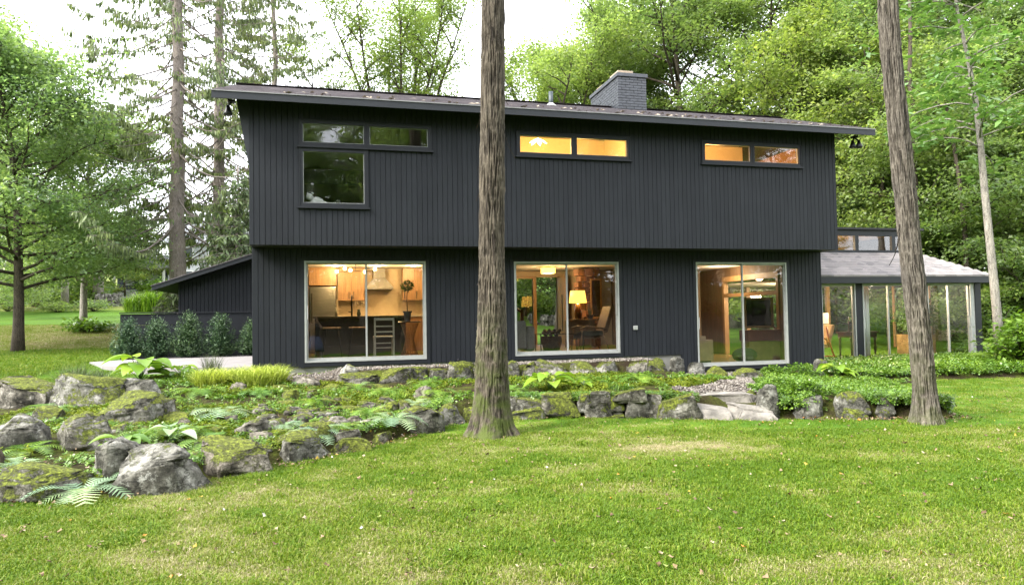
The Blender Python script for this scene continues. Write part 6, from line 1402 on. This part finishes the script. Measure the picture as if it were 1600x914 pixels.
# ------------------------------------------------------------------ woods behind the viewpoint (mirrored in the glass)
g = np.random.RandomState(55); pr = [proto('wood_crown', m_[1]) for m_ in (BA, BB, BD)]+[proto('wood_trunk', m_[0]) for m_ in (BA, BB, BD)]
P = []; k_ = []; r_ = []; s_ = []
for i in range(44):
    x = -26+1.35*i+g.uniform(-1, 1); y = -21-g.uniform(0, 18); k = g.choice([0, 1, 2], p=[.3, .45, .25]); a = g.rand()*6.28; s = g.uniform(.7, .98)
    for kk in (k, k+3): P.append((x, y, Hs(x, y)-.1)); k_.append(kk); r_.append((0, 0, a)); s_.append(s)
scatter('woods_across_the_lawn', pr, np.array(P), np.array(r_), np.array(s_), np.array(k_))
n = 70000; x = g.uniform(-32, 42, n); y = g.uniform(-42, -30, n)
o = link('woods_undergrowth', leaf_mesh('woods_undergrowth', np.column_stack([x, y, H(x, y)+8.5*g.rand(n)**1.2]), .42, g, DARK_L, up=.5)); meta(o, kind='stuff')
# ------------------------------------------------------------------ photographer, mirrored in the kitchen door
def person(x, y):
    z = Hs(x, y); t = thing('person', 'person in dark top and blue skirt raising a camera, mirrored in the kitchen door', 'person', (x, y, z))
    SK = simple('skin', (.50, .30, .21), .55, var=.05); 
    import bmesh
    V_ = [((0, 0, .92), .13), ((0, 0, 1.12), .115), ((0, 0, 1.32), .135), ((0, 0, 1.42), .07), ((0, .01, 1.47), .052), ((0, .02, 1.53), .075), ((0, .03, 1.63), .088), ((0, .02, 1.70), .06)]
    E_ = [(i, i+1) for i in range(7)]
    for s in (-1, 1):
        b = len(V_); V_ += [((s*.15, 0, 1.38), .055), ((s*.26, .12, 1.22), .045), ((s*.27, .22, 1.26), .038), ((s*.12, .24, 1.50), .028), ((s*.09, .235, 1.56), .024)]; E_ += [(2, b), (b, b+1), (b+1, b+2), (b+2, b+3), (b+3, b+4)]
        for q in range(4): c = len(V_); V_ += [((s*(.075-.004*q), .25+.004*q, 1.545+.018*q), .010), ((s*.045, .27, 1.55+.018*q), .009), ((s*.02, .262, 1.552+.018*q), .008)]; E_ += [(b+4, c), (c, c+1), (c+1, c+2)]
        c = len(V_); V_ += [((s*.07, .22, 1.535), .010), ((s*.045, .225, 1.53), .009)]; E_ += [(b+4, c), (c, c+1)]
        b = len(V_); V_ += [((s*.09, 0, .85), .09), ((s*.095, .01, .48), .06), ((s*.095, 0, .28), .05), ((s*.10, 0, .08), .036), ((s*.10, .10, .035), .036), ((s*.10, .17, .03), .028)]; E_ += [(0, b), (b, b+1), (b+1, b+2), (b+2, b+3), (b+3, b+4), (b+4, b+5)]
    me = bpy.data.meshes.new('body'); me.from_pydata([v[0] for v in V_], E_, []); me.materials.append(SK); o = link('body', me, t)
    sk = o.modifiers.new('skin', 'SKIN')
    for i, (v, r) in enumerate(V_): me.skin_vertices[0].data[i].radius = (r, r*.85)
    me.skin_vertices[0].data[0].use_root = True; ss = o.modifiers.new('sub', 'SUBSURF'); ss.levels = 1; ss.render_levels = 2
    z0 = z
    MB().lathe((x, y, z), [(.15, .93), (.155, 1.1), (.175, 1.3), (.15, 1.40), (.08, 1.45)], 20).build('dark_top', simple('dark_cloth', (.015, .015, .02), .9), t, True)
    MB().lathe((x, y, z), [(.30, .36), (.26, .6), (.19, .85), (.14, .97)], 24).build('skirt', simple('blue_skirt_cloth', (.10, .13, .24), .9), t, True)
    MB().ball((x, y-.01, z+1.66), .105, 10, (1, 1.05, 1.1)).ball((x, y-.07, z+1.55), .08, 8, (1, .7, 1.4)).build('hair', simple('brown_hair', (.06, .03, .015), .6), t, True)
    for s in (-1, 1): MB().ball((x+s*.032, y+.105, z+1.635), .011, 6).build('eye', simple('eye_white', (.5, .5, .5), .3), t)
    MB().ball((x, y+.118, z+1.60), .014, 6, (1, 1.2, 1.6)).ball((x, y+.105, z+1.565), .022, 6, (1.1, .4, .35)).build('nose_and_mouth', SK, t, True)
    c = thing('camera', 'small black camera held up by the person mirrored in the kitchen door', 'camera', (x, y+.27, z+1.56))
    MB().box(x-.055, x+.055, y+.235, y+.262, z+1.525, z+1.60).build('camera_body', BLACK, c, bevel=.005); o = MB().tube([(x, y+.262, z+1.56), (x, y+.32, z+1.56)], .03, 16).build('lens', BLACK, c)
person(.85, -14.05)
